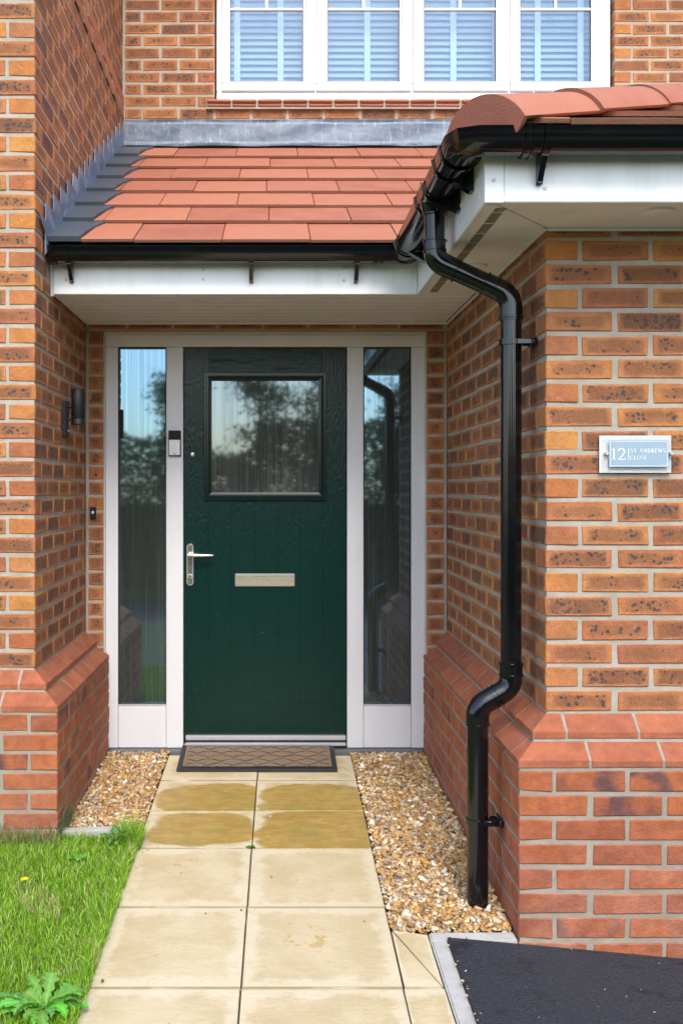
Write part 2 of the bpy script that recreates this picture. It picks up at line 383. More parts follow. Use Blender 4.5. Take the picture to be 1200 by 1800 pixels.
class G:
    """collects geometry for one mesh"""
    def __init__(s): s.V = []; s.F = []
    def add(s, V, F):
        b = len(s.V); s.V += [Vector(v) for v in V]; s.F += [tuple(i+b for i in f) for f in F]; return s
    def box(s, x0, x1, y0, y1, z0, z1, b=0.0):
        if b <= 0:
            V = [(x, y, z) for z in (z0, z1) for y in (y0, y1) for x in (x0, x1)]
            return s.add(V, [(0, 2, 3, 1), (4, 5, 7, 6), (0, 1, 5, 4), (2, 6, 7, 3), (0, 4, 6, 2), (1, 3, 7, 5)])
        V, F = chamfer(x1-x0, y1-y0, z1-z0, b); c = Vector(((x0+x1)/2, (y0+y1)/2, (z0+z1)/2))
        return s.add([Vector(v)+c for v in V], F)
    def prism(s, poly, a, b, axis):
        """poly 2D extruded from a to b along axis ('x': poly=(y,z), 'y': (x,z), 'z': (x,y))"""
        def P(p, t): return {'x': (t, p[0], p[1]), 'y': (p[0], t, p[1]), 'z': (p[0], p[1], t)}[axis]
        n = len(poly); V = [P(p, a) for p in poly]+[P(p, b) for p in poly]
        F = [tuple(range(n)), tuple(range(2*n-1, n-1, -1))]+[(i, n+i, n+(i+1) % n, (i+1) % n) for i in range(n)]
        return s.add(V, F)
    def cyl(s, p0, p1, r0, r1=None, n=20, caps=True):
        r1 = r0 if r1 is None else r1; p0 = Vector(p0); p1 = Vector(p1); d = (p1-p0).normalized()
        u = d.orthogonal().normalized(); v = d.cross(u)
        V = []
        for p, r in ((p0, r0), (p1, r1)):
            for i in range(n): a = 2*math.pi*i/n; V.append(p+u*math.cos(a)*r+v*math.sin(a)*r)
        F = [(i, (i+1) % n, n+(i+1) % n, n+i) for i in range(n)]
        if caps: F += [tuple(range(n-1, -1, -1)), tuple(range(n, 2*n))]
        return s.add(V, F)
    def tube(s, pts, rad, n=24, caps=True):
        pts = [Vector(p) for p in pts]; rad = rad if isinstance(rad, (list, tuple)) else [rad]*len(pts)
        V = []; prev = None
        for i, p in enumerate(pts):
            t = (pts[min(i+1, len(pts)-1)]-pts[max(i-1, 0)]).normalized()
            if prev is None: u = t.orthogonal().normalized()
            else: u = (prev-t*prev.dot(t)).normalized()
            prev = u; v = t.cross(u)
            for k in range(n): a = 2*math.pi*k/n; V.append(p+(u*math.cos(a)+v*math.sin(a))*rad[i])
        F = []
        for i in range(len(pts)-1):
            for k in range(n): F.append((i*n+k, i*n+(k+1) % n, (i+1)*n+(k+1) % n, (i+1)*n+k))
        if caps: F += [tuple(range(n-1, -1, -1)), tuple(range((len(pts)-1)*n, len(pts)*n))]
        return s.add(V, F)
    def put(s, name, mat, parent=None, smooth=False, kind=None, label=None, fix=True):
        o = obj(name, s.V, s.F, mat, parent, smooth, kind, label)
        if fix:
            bm = bmesh.new(); bm.from_mesh(o.data); bmesh.ops.recalc_face_normals(bm, faces=bm.faces); bm.to_mesh(o.data); bm.free()
        if smooth:
            try: o.data.set_sharp_from_angle(angle=R(38))
            except Exception: pass
        return o
def chamfer(L, D, H, b, jit=0.0, rnd=None):
    """24-vertex chamfered box centred on 0, 44 triangles"""
    V = []; idx = {}
    for sx in (-1, 1):
        for sy in (-1, 1):
            for sz in (-1, 1):
                jx, jy, jz = (rnd.uniform(-jit, jit), rnd.uniform(-jit, jit)*.6, rnd.uniform(-jit, jit)) if jit else (0, 0, 0)
                for ax in range(3):
                    q = [sx*(L/2-b)+jx, sy*(D/2-b)+jy, sz*(H/2-b)+jz]; q[ax] += (sx, sy, sz)[ax]*b
                    idx[(sx, sy, sz, ax)] = len(V); V.append(tuple(q))
    F = []
    for ax in range(3):
        o1, o2 = [k for k in range(3) if k != ax]
        for s in (-1, 1):
            ring = []
            for a, c in ((-1, -1), (1, -1), (1, 1), (-1, 1)):
                k = [0, 0, 0]; k[ax] = s; k[o1] = a; k[o2] = c; ring.append(idx[(k[0], k[1], k[2], ax)])
            if (s == 1) == (ax == 1): ring.reverse()
            F.append(tuple(ring))
        for a in (-1, 1):
            for c in (-1, 1):
                k0 = [0, 0, 0]; k0[o1] = a; k0[o2] = c; k1 = list(k0); k0[ax] = -1; k1[ax] = 1
                q = (idx[(*k0, o1)], idx[(*k1, o1)], idx[(*k1, o2)], idx[(*k0, o2)])
                n = (Vector(V[q[1]])-Vector(V[q[0]])).cross(Vector(V[q[2]])-Vector(V[q[1]]))
                out = Vector((0, 0, 0)); out[o1] = a; out[o2] = c
                F.append(q if n.dot(out) > 0 else q[::-1])
    for sx in (-1, 1):
        for sy in (-1, 1):
            for sz in (-1, 1):
                q = tuple(idx[(sx, sy, sz, a)] for a in range(3))
                n = (Vector(V[q[1]])-Vector(V[q[0]])).cross(Vector(V[q[2]])-Vector(V[q[1]]))
                F.append(q if n.dot(Vector((sx, sy, sz))) > 0 else q[::-1])
    return V, F
def set_attr(me, name, typ, vals):
    a = me.attributes.new(name, typ, 'POINT')
    key = {'FLOAT': 'value', 'FLOAT_VECTOR': 'vector', 'FLOAT_COLOR': 'color'}[typ]
    a.data.foreach_set(key, np.asarray(vals, dtype=np.float32).ravel())

# ------------------------------------------------------------------ bricks
_bc = {}
BR = random.Random(3)
def brick_mesh(L, mat, chip=.0030, jit=.0024):
    key = (round(L, 3), mat, BR.randrange(7 if L > .2 else 4))
    if key not in _bc:
        V, F = chamfer(key[0]-.0060, .1025, .0608, chip, jit, BR)
        me = mesh('brick', V, F, M[mat]); set_attr(me, 'bc', 'FLOAT_VECTOR', V); set_attr(me, 'bh', 'FLOAT', [key[0]/2]*len(V)); set_attr(me, 'br', 'FLOAT', [0]*len(V))
        _bc[key] = me
    return _bc[key]
class Wall:
    """gathers bricks, makes the 300 largest in view parts of the wall and joins the rest"""
    def __init__(s, t): s.t = t; s.items = []
    def brick(s, cx, cy, cz, L, rot, mat, me=None, nm='brick'):
        s.items.append((Vector((cx+BR.uniform(-.0008, .0008), cy+BR.uniform(-.0008, .0008), cz+BR.uniform(-.0011, .0011))), L, rot, mat, me, nm))
    def finish(s):
        def seen(it):
            p, L, rot, *_ = it; d = max(p.y, .5)
            u = 482+1800*p.x/d; v = 860-1800*(p.z-CZ)/d
            inn = -60 < u < 1260 and -60 < v < 1860
            n = Vector((0, -1, 0)); n.rotate(Matrix.Rotation(rot, 3, 'Z')); vd = (p-Vector((0, 0, CZ)))
            fac = max(abs(n.dot(vd.normalized())), .1)
            return (1 if inn else 0, L*fac/vd.length_squared)
        s.items.sort(key=seen, reverse=True)
        rest = []
        for i, it in enumerate(s.items):
            p, L, rot, mat, me, nm = it; m = me or brick_mesh(L, mat)
            if i < 298:
                o = bpy.data.objects.new(nm, m); COL.objects.link(o); o.parent = s.t
                o.location = p-Vector(s.t.location); o.rotation_euler = (BR.uniform(-.004, .004), BR.uniform(-.004, .004), rot)
            else: rest.append((p, rot, m))
        by = {}
        for r in rest: by.setdefault(r[2].materials[0].name, []).append(r)
        for mn, lst in by.items():
            V = []; F = []; bc = []; bh = []; br = []
            for p, rot, m in lst:
                b = len(V); mt = Matrix.Rotation(rot, 3, 'Z'); rv = BR.random()
                aa = m.attributes['bc'].data; ah = m.attributes['bh'].data
                for i, v in enumerate(m.vertices):
                    V.append(mt @ v.co+p-Vector(s.t.location)); bc.append(tuple(aa[i].vector)); bh.append(ah[i].value); br.append(rv)
                F += [tuple(k+b for k in f.vertices) for f in m.polygons]
            me = mesh('far_bricks', V, F, bpy.data.materials[mn]); set_attr(me, 'bc', 'FLOAT_VECTOR', bc); set_attr(me, 'bh', 'FLOAT', bh); set_attr(me, 'br', 'FLOAT', br)
            o = bpy.data.objects.new('brick_mass', me); COL.objects.link(o); o.parent = s.t; o['kind'] = 'stuff'
def rown(w, z, a0, a1, fixed, axis, mat, start, corner=0):
    """one course of stretchers along an axis from a0 towards a1 (a1 may be < a0); fixed = coordinate of the wall face"""
    step = 1 if a1 > a0 else -1; a = a0; first = start
    while (a1-a)*step > .022:
        L = first if first else .215; first = None
        L = min(L, (a1-a)*step)
        if L < .02: break
        c = a+step*L/2-(step*.0030 if corner and a == a0 else 0)
        if axis == 'x': w.brick(c, fixed+.05125, z, L, 0, mat)
        else: w.brick(fixed-face*.05125, c, z, L, R(90)*face, mat)
        a += step*(L+.01)
Z0 = .617; G75 = .075
XL, YL = -.9375, 4.02        # left wing corner
XR, YR = .8577, 3.24         # right wing corner
YD = 5.10                    # wall round the door
YU = 6.35                    # upper storey wall
PA, PB = .056, .112
def roofz(y): return 2.327+.519*(y-4.2)

def plinth_mesh(name, LA, LB, inner, outer, sgn, mat, inset=0.0, corner=None, z0=0.0, lip=.021, h=.065):
    """corner special: arm LA along the front (x), arm LB along the side (y). origin at the wall corner above, sgn=+1 wall lies at +x."""
    prof = [(-.06, 0), (outer-inset, 0), (outer-inset, lip), (inner-inset*.6, h), (-.06, h)]
    V = []
    for (u, z) in prof: V.append((sgn*LA, -u, z))
    for (u, z) in prof: V.append((-sgn*u, -u, z))
    for (u, z) in prof: V.append((-sgn*u, LB, z))
    F = [tuple(range(5)), (14, 13, 12, 11, 10)]
    for s0 in (0, 5):
        for i in range(5): F.append((s0+i, s0+(i+1) % 5, s0+5+(i+1) % 5, s0+5+i))
    bm = bmesh.new(); vs = [bm.verts.new(v) for v in V]
    for f in F: bm.faces.new([vs[i] for i in f])
    bmesh.ops.recalc_face_normals(bm, faces=bm.faces)
    me = bpy.data.meshes.new(name); bm.to_mesh(me); bm.free(); me.materials.append(M[mat])
    co = [tuple(v.co) for v in me.vertices]
    set_attr(me, 'bc', 'FLOAT_VECTOR', co); set_attr(me, 'bh', 'FLOAT', [.1]*len(co)); set_attr(me, 'br', 'FLOAT', [0]*len(co))
    return me
_pc = {}
def plinth_straight(L, inner, outer, mat, lip=.021, h=.065):
    """centred on its length (x), u outward = -y, zero on the wall face above"""
    key = (round(L, 3), inner, outer, mat)
    if key in _pc: return _pc[key]
    prof = [(-.05, 0), (outer-.002, 0), (outer, .002), (outer, lip-.002), (outer-.002, lip), (inner, h-.001), (inner-.002, h), (-.05, h)]
    n = len(prof); V = [(-L/2, -u, z) for u, z in prof]+[(L/2, -u, z) for u, z in prof]
    F = [tuple(range(n)), tuple(range(2*n-1, n-1, -1))]+[(i, n+i, n+(i+1) % n, (i+1) % n) for i in range(n)]
    bm = bmesh.new(); vs = [bm.verts.new(v) for v in V]
    for f in F: bm.faces.new([vs[i] for i in f])
    bmesh.ops.recalc_face_normals(bm, faces=bm.faces)
    me = bpy.data.meshes.new('plinth_brick'); bm.to_mesh(me); bm.free(); me.materials.append(M[mat])
    co = [tuple(v.co) for v in me.vertices]
    set_attr(me, 'bc', 'FLOAT_VECTOR', co); set_attr(me, 'bh', 'FLOAT', [L/2]*len(co)); set_attr(me, 'br', 'FLOAT', [0]*len(co))
    _pc[key] = me; return me

def wing(t, XC, YC, sgn, xend, side_end, ncourse, side_end_low, skip=None, band=()):
    """sgn=-1: wall lies left of the corner (left wing); +1: right. Front faces -y; side faces -sgn*x."""
    w = Wall(t); face = -sgn      # side faces direction face*x
    for k in range(ncourse):
        z = Z0+k*G75+.0325; mat = 'facing'
        even = k % 2 == 0
        fo = .007 if k in band else 0
        fmat = mat if k not in band else 'bandred'
        if even:
            rown(w, z, XC, xend, YC, 'x', fmat, None, 1)
            a0 = YC+.1125
        else:
            rown(w, z, XC+sgn*.1125, xend, YC, 'x', fmat, None)
            a0 = YC
        # the side course
        end = side_end(z) if callable(side_end) else side_end
        a = a0
        while end-a > .022:
            L = min(.215, end-a)
            if not (skip and skip(a+L, z)):
                w.brick(XC+sgn*.05125-sgn*fo, a+L/2-(.0030 if a == YC else 0), z, L, R(90)*face, fmat)
            a += L+.01
    # plinth specials: course A (upper) and B (lower), then plain red courses
    for (zz, inn, out, cl) in ((Z0-.072, 0.0, PA, (.1025, .215)), (Z0-.147, PA, PB, (.215, .1025))):
        LA, LB = cl
        LA2 = LA-out; LB2 = LB-out
        me = plinth_mesh('plinth_corner_brick', LA2, LB2, inn, out, sgn, 'plinth')
        w.items.append((Vector((XC, YC, zz)), .4, 0, 'plinth', me, 'plinth_corner_brick'))
        a = LA2+.01
        while a < abs(xend-XC):
            L = .215; me = plinth_straight(L, inn, out, 'plinth')
            w.items.append((Vector((XC+sgn*(a+L/2), YC, zz)), L, 0, 'plinth', me, 'plinth_brick')); a += L+.01
        a = LB2+.01; E = side_end_low-YC
        while E-a > .03:
            L = min(.215, E-a); me = plinth_straight(L, inn, out, 'plinth')
            w.items.append((Vector((XC, YC+a+L/2, zz)), L, R(90)*face, 'plinth', me, 'plinth_brick')); a += L+.01
        # mortar behind the specials
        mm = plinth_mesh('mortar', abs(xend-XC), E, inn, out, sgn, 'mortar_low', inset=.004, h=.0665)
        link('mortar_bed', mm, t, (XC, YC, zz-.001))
    zt = Z0-.147-.010
    xo = XC-sgn*PB; yo = YC-PB
    for k in range(9):
        z = zt-.0325-k*G75
        if k % 2 == 0:   # header on the front
            rown(w, z, xo+sgn*.1125, xend, yo, 'x', 'red', None)
            a = yo
        else:
            rown(w, z, xo, xend, yo, 'x', 'red', None, 1)
            a = yo+.1125
        while side_end_low-a > .022:
            L = min(.215, side_end_low-a)
            w.brick(xo+sgn*.05125, a+L/2-(.0030 if a == yo else 0), z, L, R(90)*face, 'red'); a += L+.01
    w.finish()
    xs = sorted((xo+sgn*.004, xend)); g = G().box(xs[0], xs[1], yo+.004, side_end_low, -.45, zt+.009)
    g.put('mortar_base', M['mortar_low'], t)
    xs = sorted((XC-sgn*(PA-.004), xend)); G().box(xs[0], xs[1], YC-PA+.004, side_end_low, zt+.009, Z0-.073).put('mortar_step', M['mortar'], t)
    xs = sorted((XC+sgn*.004, xend)); G().box(xs[0], xs[1], YC+.004, (side_end+.05) if not callable(side_end) else YU, Z0-.073, Z0+ncourse*G75-.004).put('mortar_core', M['mortar'], t)

# left wing: tall gable, with a red brick band high up on its side
tl = thing('brick_wall', 'tall orange brick wall on the left with a stepped red plinth, the wall lamp on its inner side', 'wall', (XL, YL, 0))
wing(tl, XL, YL, -1, -1.95, lambda z: (YD if z < 2.2 else YU), 58, 5.128, skip=lambda y, z: (z > 2.2 and z < roofz(y)-.12 and y > 4.4), band=(40, 41))
tr = thing('brick_wall', 'orange brick wall on the right that carries the number sign above a stepped red plinth', 'wall', (XR, YR, 0))
wing(tr, XR, YR, 1, 2.25, YD, 21, 5.128)
# a last course tucked under the right soffit
G().box(XL-.05, XL+.0045, YL+.004, YU, Z0+40*G75-.004, Z0+42*G75-.006).put('mortar_core', M['mortar'], tl)
g = G(); yy = YL+.12
while yy < YU-.2:
    for k in (40, 41): g.box(XL, XL+.0052, yy+.09*(k-40), yy+.09*(k-40)+.10, Z0+k*G75-.010, Z0+k*G75-.001)
    yy += .225
g.put('open_joints', M['dark_gap'], tl, kind='stuff')
# wall round the door
td = thing('brick_wall', 'brick surround of the green front door, one brick wide each side of its pale frame', 'wall', (0, YD, 0))
w = Wall(td)
for k in range(21):
    z = Z0+k*G75+.0325
    if k < 20:
        for a, b in ((XL+.011, -.848), (.757, XR-.011)): w.brick((a+b)/2, YD+.05125, z, b-a, 0, 'facing')
    else:
        a = XL+.011
        while XR-.011-a > .03:
            L = min(.215 if a > XL+.02 else .19, XR-.011-a); w.brick(a+L/2, YD+.05125, z, L, 0, 'facing'); a += L+.01
for k in range(2):
    for a, b in ((XL+.011, -.848), (.757, XR-.011)): w.brick((a+b)/2, YD+.05125, Z0-.0425-k*G75, b-a, 0, 'facing')
w.finish()
G().box(XL, -.850, YD+.004, YD+.16, -.3, 2.104).put('mortar_core', M['mortar'], td)
G().box(.759, XR, YD+.004, YD+.16, -.3, 2.104).put('mortar_core', M['mortar'], td)
G().box(XL, XR+.1, YD+.004, YD+.16, 2.106, 2.30).put('mortar_core', M['mortar'], td)
# upper storey wall
tu = thing('brick_wall', 'upstairs brick wall around the white window above the porch roof', 'wall', (0, YU, 3.4))
w = Wall(tu); WX0, WX1 = -.367, 2.106
for k in range(39, 58):
    z = Z0+k*G75+.0325
    if k <= 40:
        a = XL+.012
        if k % 2 == 0: a0 = .1025
        else: a0 = .215
        first = a0
        while 3.4-a > .03:
            L = first if first else .215; first = None; w.brick(a+L/2, YU+.05125, z, L, 0, 'facing'); a += L+.01
    else:
        a = XL+.012; first = .1025 if k % 2 == 0 else .215
        while WX0-a > .03:
            L = min(first if first else .215, WX0-a); first = None; w.brick(a+L/2, YU+.05125, z, L, 0, 'facing'); a += L+.01
        a = WX1; first = .215 if k % 2 == 0 else .1025
        if first == .1025: w.brick(a+.05125, YU+.1040, z, .215, R(90)*-1, 'facing'); a += .1125
        while 3.4-a > .03:
            w.brick(a+.1075, YU+.05125, z, .215, 0, 'facing'); a += .225
w.finish()
G().box(XL-.3, WX0-.004, YU+.004, YU+.3, 3.2, 5.0).put('mortar_core', M['mortar'], tu)
G().box(WX0-.004, WX1+.004, YU+.004, YU+.3, 3.2, 3.70).put('mortar_core', M['mortar'], tu)
G().box(WX1+.004, 3.4, YU+.004, YU+.3, 3.2, 5.0).put('mortar_core', M['mortar'], tu)
G().box(WX0-.004, WX1+.004, YU+.004, YU+.3, 4.96, 5.0).put('mortar_core', M['mortar'], tu)
# tile sill: two layers of creasing tiles
for lay, (z, pr) in enumerate(((3.683, .030), (3.706, .042))):
    a = -.415+.0*lay
    for i in range(17):
        L = .148; 
        V, F = chamfer(L, .16, .019, .006, .001, BR)
        o = obj('sill_tile', [Vector(v)+Vector((a+L/2, YU-pr+.08, z+.0095)) for v in V], F, M['tile'], tu)
        a += .157
G().box(-.42, 2.25, YU-.022, YU+.05, 3.672, 3.727).put('sill_mortar', M['mortar'], tu)

tv = thing('eaves', 'white boxed eaves over the upstairs window, just above the top of the view', 'eaves', (.9, 6.1, 5.0))
G().box(XL+.01, 3.4, 5.88, YU, 5.002, 5.014).put('soffit_board', M['soffit'], tv)
G().box(XL+.01, 3.4, 5.86, 5.879, 4.985, 5.17, .003).put('fascia_board', M['fascia'], tv)
G().prism([(5.84, 5.17), (YU+.3, 5.44), (YU+.3, 5.02), (5.89, 5.02)], XL+.01, 3.4, 'x').put('roof_slope', M['tile'], tv)
# ------------------------------------------------------------------ upstairs window
YW = 6.40
tw = thing('casement_window', 'white four-pane upstairs window above the porch roof, blind drawn behind it', 'window', (.87, YW, 3.735))
def ringframe(x0, x1, z0, z1, t, y0, y1, bev=.004):
    g = G(); tl_, tr_, tb, tt = t if isinstance(t, tuple) else (t,)*4
    g.box(x0, x0+tl_, y0, y1, z0+tb+.0, z1-tt, bev); g.box(x1-tr_, x1, y0, y1, z0+tb, z1-tt, bev)
    g.box(x0, x1, y0, y1, z0, z0+tb, bev); g.box(x0, x1, y0, y1, z1-tt, z1, bev); return g
ZT = 4.93
g = ringframe(-.360, 2.098, 3.732, ZT, (.036, .036, .070, .05), YW, YW+.07)
g.put('frame', M['window_white'], tw)
sash = [(-.327, .253, -.274, .178), (.263, .850, .3345, .779), (.865, 1.456, .936, 1.381), (1.470, 2.064, 1.537, 1.975)]
for (a, b) in ((.2535, .2625), (.8505, .8645), (1.4565, 1.4695)): G().box(a, b, YW+.001, YW+.07, 3.803, 4.879).put('mullion', M['window_white'], tw)
for (x0, x1, g0, g1) in sash:
    s_ = ringframe(x0+.001, x1-.001, 3.8035, 4.878, (g0-x0-.018, x1-g1-.018, .048, .05), YW-.014, YW+.05, .006).put('sash', M['window_white'], tw)
    ringframe(g0-.019, g1+.019, 3.850, 4.83, .019, YW-.004, YW+.03, .005).put('glazing_bead', M['window_white'], s_)
    ringframe(g0-.0015, g1+.0015, 3.868, 4.812, .003, YW+.0, YW+.012, 0).put('gasket', M['dark_gap'], s_)
    G().box(g0, g1, YW+.010, YW+.014, 3.870, 4.812).put('pane', M['clear'], s_)
    G().box(g0, g1, YW-.002, YW+.009, 4.312, 4.330, .003).put('glazing_bar', M['window_white'], s_)
    xm = (g0+g1)/2; G().box(xm-.010, xm+.010, YW-.002, YW+.009, 4.3305, 4.812, .003).put('glazing_bar', M['window_white'], s_)
tb = thing('venetian_blind', 'closed pale blue slatted blind hanging behind the upstairs window', 'blind', (.87, YW+.13, 4.9))
k = 0; z = 3.80
sm = None
while z < 4.9:
    if sm is None:
        pr = [(.016, .025), (.005, .010), (-.005, -.006), (-.014, -.024), (-.012, -.025), (-.003, -.008), (.007, .008), (.018, .023)]
        n = len(pr); V = [(-1.2, p[0], p[1]) for p in pr]+[(1.2, p[0], p[1]) for p in pr]
        F = [(i, n+i, n+(i+1) % n, (i+1) % n) for i in range(n)]+[tuple(range(n-1, -1, -1)), tuple(range(n, 2*n))]
        sm = mesh('slat', V, F, M['blind'])
    link('slat', sm, tb, (.87, YW+.12+BR.uniform(-.001, .001), z)); z += .0405
for xp in (417, 493, 569, 645, 721, 796, 870, 944, 1019):
    x = (xp-482)/1800*(YW+.1)+.0; G().box(x-.019, x+.019, YW+.094, YW+.096, 3.76, 4.92).put('tape', M['tape'], tb)
G().box(-.35, 2.09, YW+.30, YW+.34, 3.6, 5.0).put('room_wall', M['interior'], tw)

# ------------------------------------------------------------------ lead flashing
tf = thing('lead_flashing', 'grey lead flashing running along the foot of the upstairs wall', 'flashing', (0, YU, 3.5))
def lead_sheet(x0, x1, name, dy):
    nx = max(6, int((x1-x0)/.05)); nz = 5; V = []; F = []
    for lay in (0, 1):
        for j in range(nz+2):
            for i in range(nx+1):
                x = x0+(x1-x0)*i/nx
                if j <= nz: z = 3.612-(3.612-3.445)*j/nz; y = YU-.004-dy-.004*math.sin(x*9+j)-.010*(j/nz)**2
                else: z = 3.432+.003*math.sin(x*13); y = YU-.055-dy
                V.append((x, y+(.003 if lay else 0), z-(.0 if not lay else .001)))
    m = (nx+1)*(nz+2)
    for j in range(nz+1):
        for i in range(nx):
            a = j*(nx+1)+i; F.append((a, a+1, a+nx+2, a+nx+1)); F.append((m+a, m+a+nx+1, m+a+nx+2, m+a+1))
    for i in range(nx): a = (nz+1)*(nx+1)+i; F.append((a, a+1, m+a+1, m+a)); F.append((i+1, i, m+i, m+i+1))
    obj(name, V, F, M['lead'], tf, True)
lead_sheet(-.93, .215, 'lead_sheet', 0); lead_sheet(.195, 1.55, 'lead_sheet', .005); lead_sheet(1.53, 2.9, 'lead_sheet', 0)
ts = thing('step_flashing', 'stepped grey lead flashing cut into the left brick wall beside the porch tiles', 'flashing', (XL, 5.2, 2.9))
# the lead is cut to the brick courses: each tooth has a level top at a bed joint and a raking front
def yroof(z): return 4.2+(z-2.327)/.519
k0 = int((2.47-Z0)/G75)
pieces = [(k0, k0+5), (k0+5, k0+10), (k0+10, k0+16)]
for pi, (ka, kb) in enumerate(pieces):
    top = []
    for k in range(ka, kb):
        zt = Z0+k*G75-.005
        yf = yroof(zt-.185)+.0; ye = yf+.1445
        if zt > 3.62: break
        top += [(yf+.018, zt), (ye+.004, zt)] if k == ka else [(yf+.012, zt), (ye+.004, zt)]
    y0 = top[0][0]-.02 if ka > k0 else 4.15; y1 = min(top[-1][0], YU-.01)
    poly = [(y0, roofz(y0)-.03), (y0+.002, top[0][1]-.05)]+[(min(a, YU-.008), b) for a, b in top]+[(y1, roofz(y1)-.02)]
    xo = XL+.003+.003*(2-pi)
    G().prism(poly, xo, xo+.003, 'x').put('lead_sheet', M['lead_pale'], ts)

# ------------------------------------------------------------------ canopy roof tiles
SL = math.atan(.519); CS, SN = math.cos(SL), math.sin(SL)
def clip(poly, f):
    """keep the side where f(p) >= 0; f is affine"""
    out = []
    for i, p in enumerate(poly):
        q = poly[(i+1) % len(poly)]; a, b = f(p), f(q)
        if a >= 0: out.append(p)
        if (a >= 0) != (b >= 0):
            t = a/(a-b); out.append((p[0]+(q[0]-p[0])*t, p[1]+(q[1]-p[1])*t))
    return out
def tile(parent, poly, th, to_world, name='roof_tile', mats=None, jit=.0022, lift=0.0):
    """poly in roof coordinates (a along eaves, s horizontal distance up the slope); tile top is tilted 1.3 deg proud at its foot"""
    if len(poly) < 3: return
    ar = 0.5*abs(sum(poly[i][0]*poly[(i+1) % len(poly)][1]-poly[(i+1) % len(poly)][0]*poly[i][1] for i in range(len(poly))))
    if ar < .0006: return
    s0 = tile.s0; j = BR.uniform(-jit, jit)
    n = len(poly); V = []
    for dz in (0, 1):
        for a, s in poly:
            h = th*1.25-(s-s0)*.06+j+lift - (0 if dz == 0 else th)
            V.append(to_world(a, s, h))
    F = [tuple(range(n)), tuple(range(2*n-1, n-1, -1))]+[(i, n+i, n+(i+1) % n, (i+1) % n) for i in range(n)]
    o = obj(name, V, F, mats or [M['tile'], M['tile_edge']], parent)
    bm = bmesh.new(); bm.from_mesh(o.data); bmesh.ops.recalc_face_normals(bm, faces=bm.faces)
    if not mats:
        for f in bm.faces:
            if abs(f.normal.z) < .75 and len(f.verts) == 4: f.material_index = 1
    if n == 4:
        ed = [e for e in bm.edges if all(abs(f.normal.z) < 2 for f in e.link_faces) and e.calc_face_angle(0) > .5]
        bmesh.ops.bevel(bm, geom=ed, offset=.0022, segments=1, affect='EDGES', clamp_overlap=True)
    bm.to_mesh(o.data); bm.free(); return o
tcan = thing('tiled_roof', 'low porch roof of red tiles over the green front door', 'roof', (0, 5.2, 2.8))
def can_w(a, s, h): return (a-h*0, s-SN*h, roofz(s)+CS*h)
rows = [4.200, 4.505, 4.790, 5.080, 5.375, 5.675, 5.975, 6.26]
TW = .362
for i in range(7):
    s0, s1 = rows[i], min(rows[i+1]+.07, YU-.01); tile.s0 = s0
    off = -.566 if i % 2 == 0 else -.748+.0
    off += (-.01, 0, .03, -.015, .02, 0, -.02)[i]
    a = off-TW*2
    while a < 3.2:
        p = [(a+.0015, s0), (a+TW-.0015, s0), (a+TW-.0015, s1), (a+.0015, s1)]
        p = clip(p, lambda q: q[0]-(-.792+.03*(q[1]-s0)/.3))
        p = clip(p, lambda q: (q[1]-4.2)-(q[0]-.545)+.03)      # valley against the right-hand roof
        tile(tcan, p, .016, can_w); a += TW
    # dark grey cover piece against the wall
    d = .017
    p = [(XL+.006, s0), (-.794, s0), (-.789, s0+.10), (-.778, s0+.18), (-.755, s0+.26), (-.735, s1-.04), (XL+.006, s1-.04)]
    tile(tcan, p, .022, can_w, 'verge_cover', [M['slate']], 0, .004)
G().prism([(4.19, 2.30), (YU, roofz(YU)-.028), (YU, roofz(YU)-.15), (4.32, 2.165), (4.32, 2.30)], XL+.004, 2.6, 'x').put('roof_deck', M['dark_gap'], tcan)

# right-hand hipped roof
th_ = thing('tiled_roof', 'hipped red tiled roof over the right brick wall, edged by rounded hip tiles', 'roof', (1.5, 3.6, 2.6))
HSL = .43
HX, HY, HZ = .560, 2.855, 2.335      # eaves corner
def fr_w(a, s, h): return (a, s-.395*h, HZ+HSL*(s-HY)+.918*h)
def sd_w(a, s, h): return (s-.395*h, a, HZ+HSL*(s-HX)+.918*h)
for i in range(7):
    s0 = HY+.292*i; s1 = s0+.36; tile.s0 = s0; a = HX-.1+(.18 if i % 2 else 0)-.36
    while a < 2.6:
        p = [(a+.0015, s0), (a+TW-.0015, s0), (a+TW-.0015, s1), (a+.0015, s1)]
        p = clip(p, lambda q: (q[0]-HX)-(q[1]-HY)); p = clip(p, lambda q: q[0]-HX-.09)
        tile(th_, p, .016, fr_w); a += TW
for i in range(7):
    s0 = HX+.292*i; s1 = s0+.36; tile.s0 = s0; a = HY-.2+(.18 if i % 2 else 0)
    while a < 6.3:
        p = [(a+.0015, s0), (a+TW-.0015, s0), (a+TW-.0015, s1), (a+.0015, s1)]
        p = clip(p, lambda q: (q[0]-HY)-(q[1]-HX)); p = clip(p, lambda q: q[0]-HY-.09)
        p = clip(p, lambda q: (q[1]-.545)-(q[0]-4.2)+.03)
        p = clip(p, lambda q: YU-.01-q[0])
        tile(th_, p, .016, sd_w); a += TW
tt_ = 1.95
G().add([(HX, HY, HZ-.02), (3.2, HY, HZ-.02), (3.2, HY+tt_, HZ+HSL*tt_-.02), (HX+tt_, HY+tt_, HZ+HSL*tt_-.02), (HX, YU, HZ-.02), (HX+tt_, YU, HZ+HSL*tt_-.02)],
        [(0, 1, 2, 3), (0, 3, 5, 4)]).put('roof_deck', M['dark_gap'], th_)
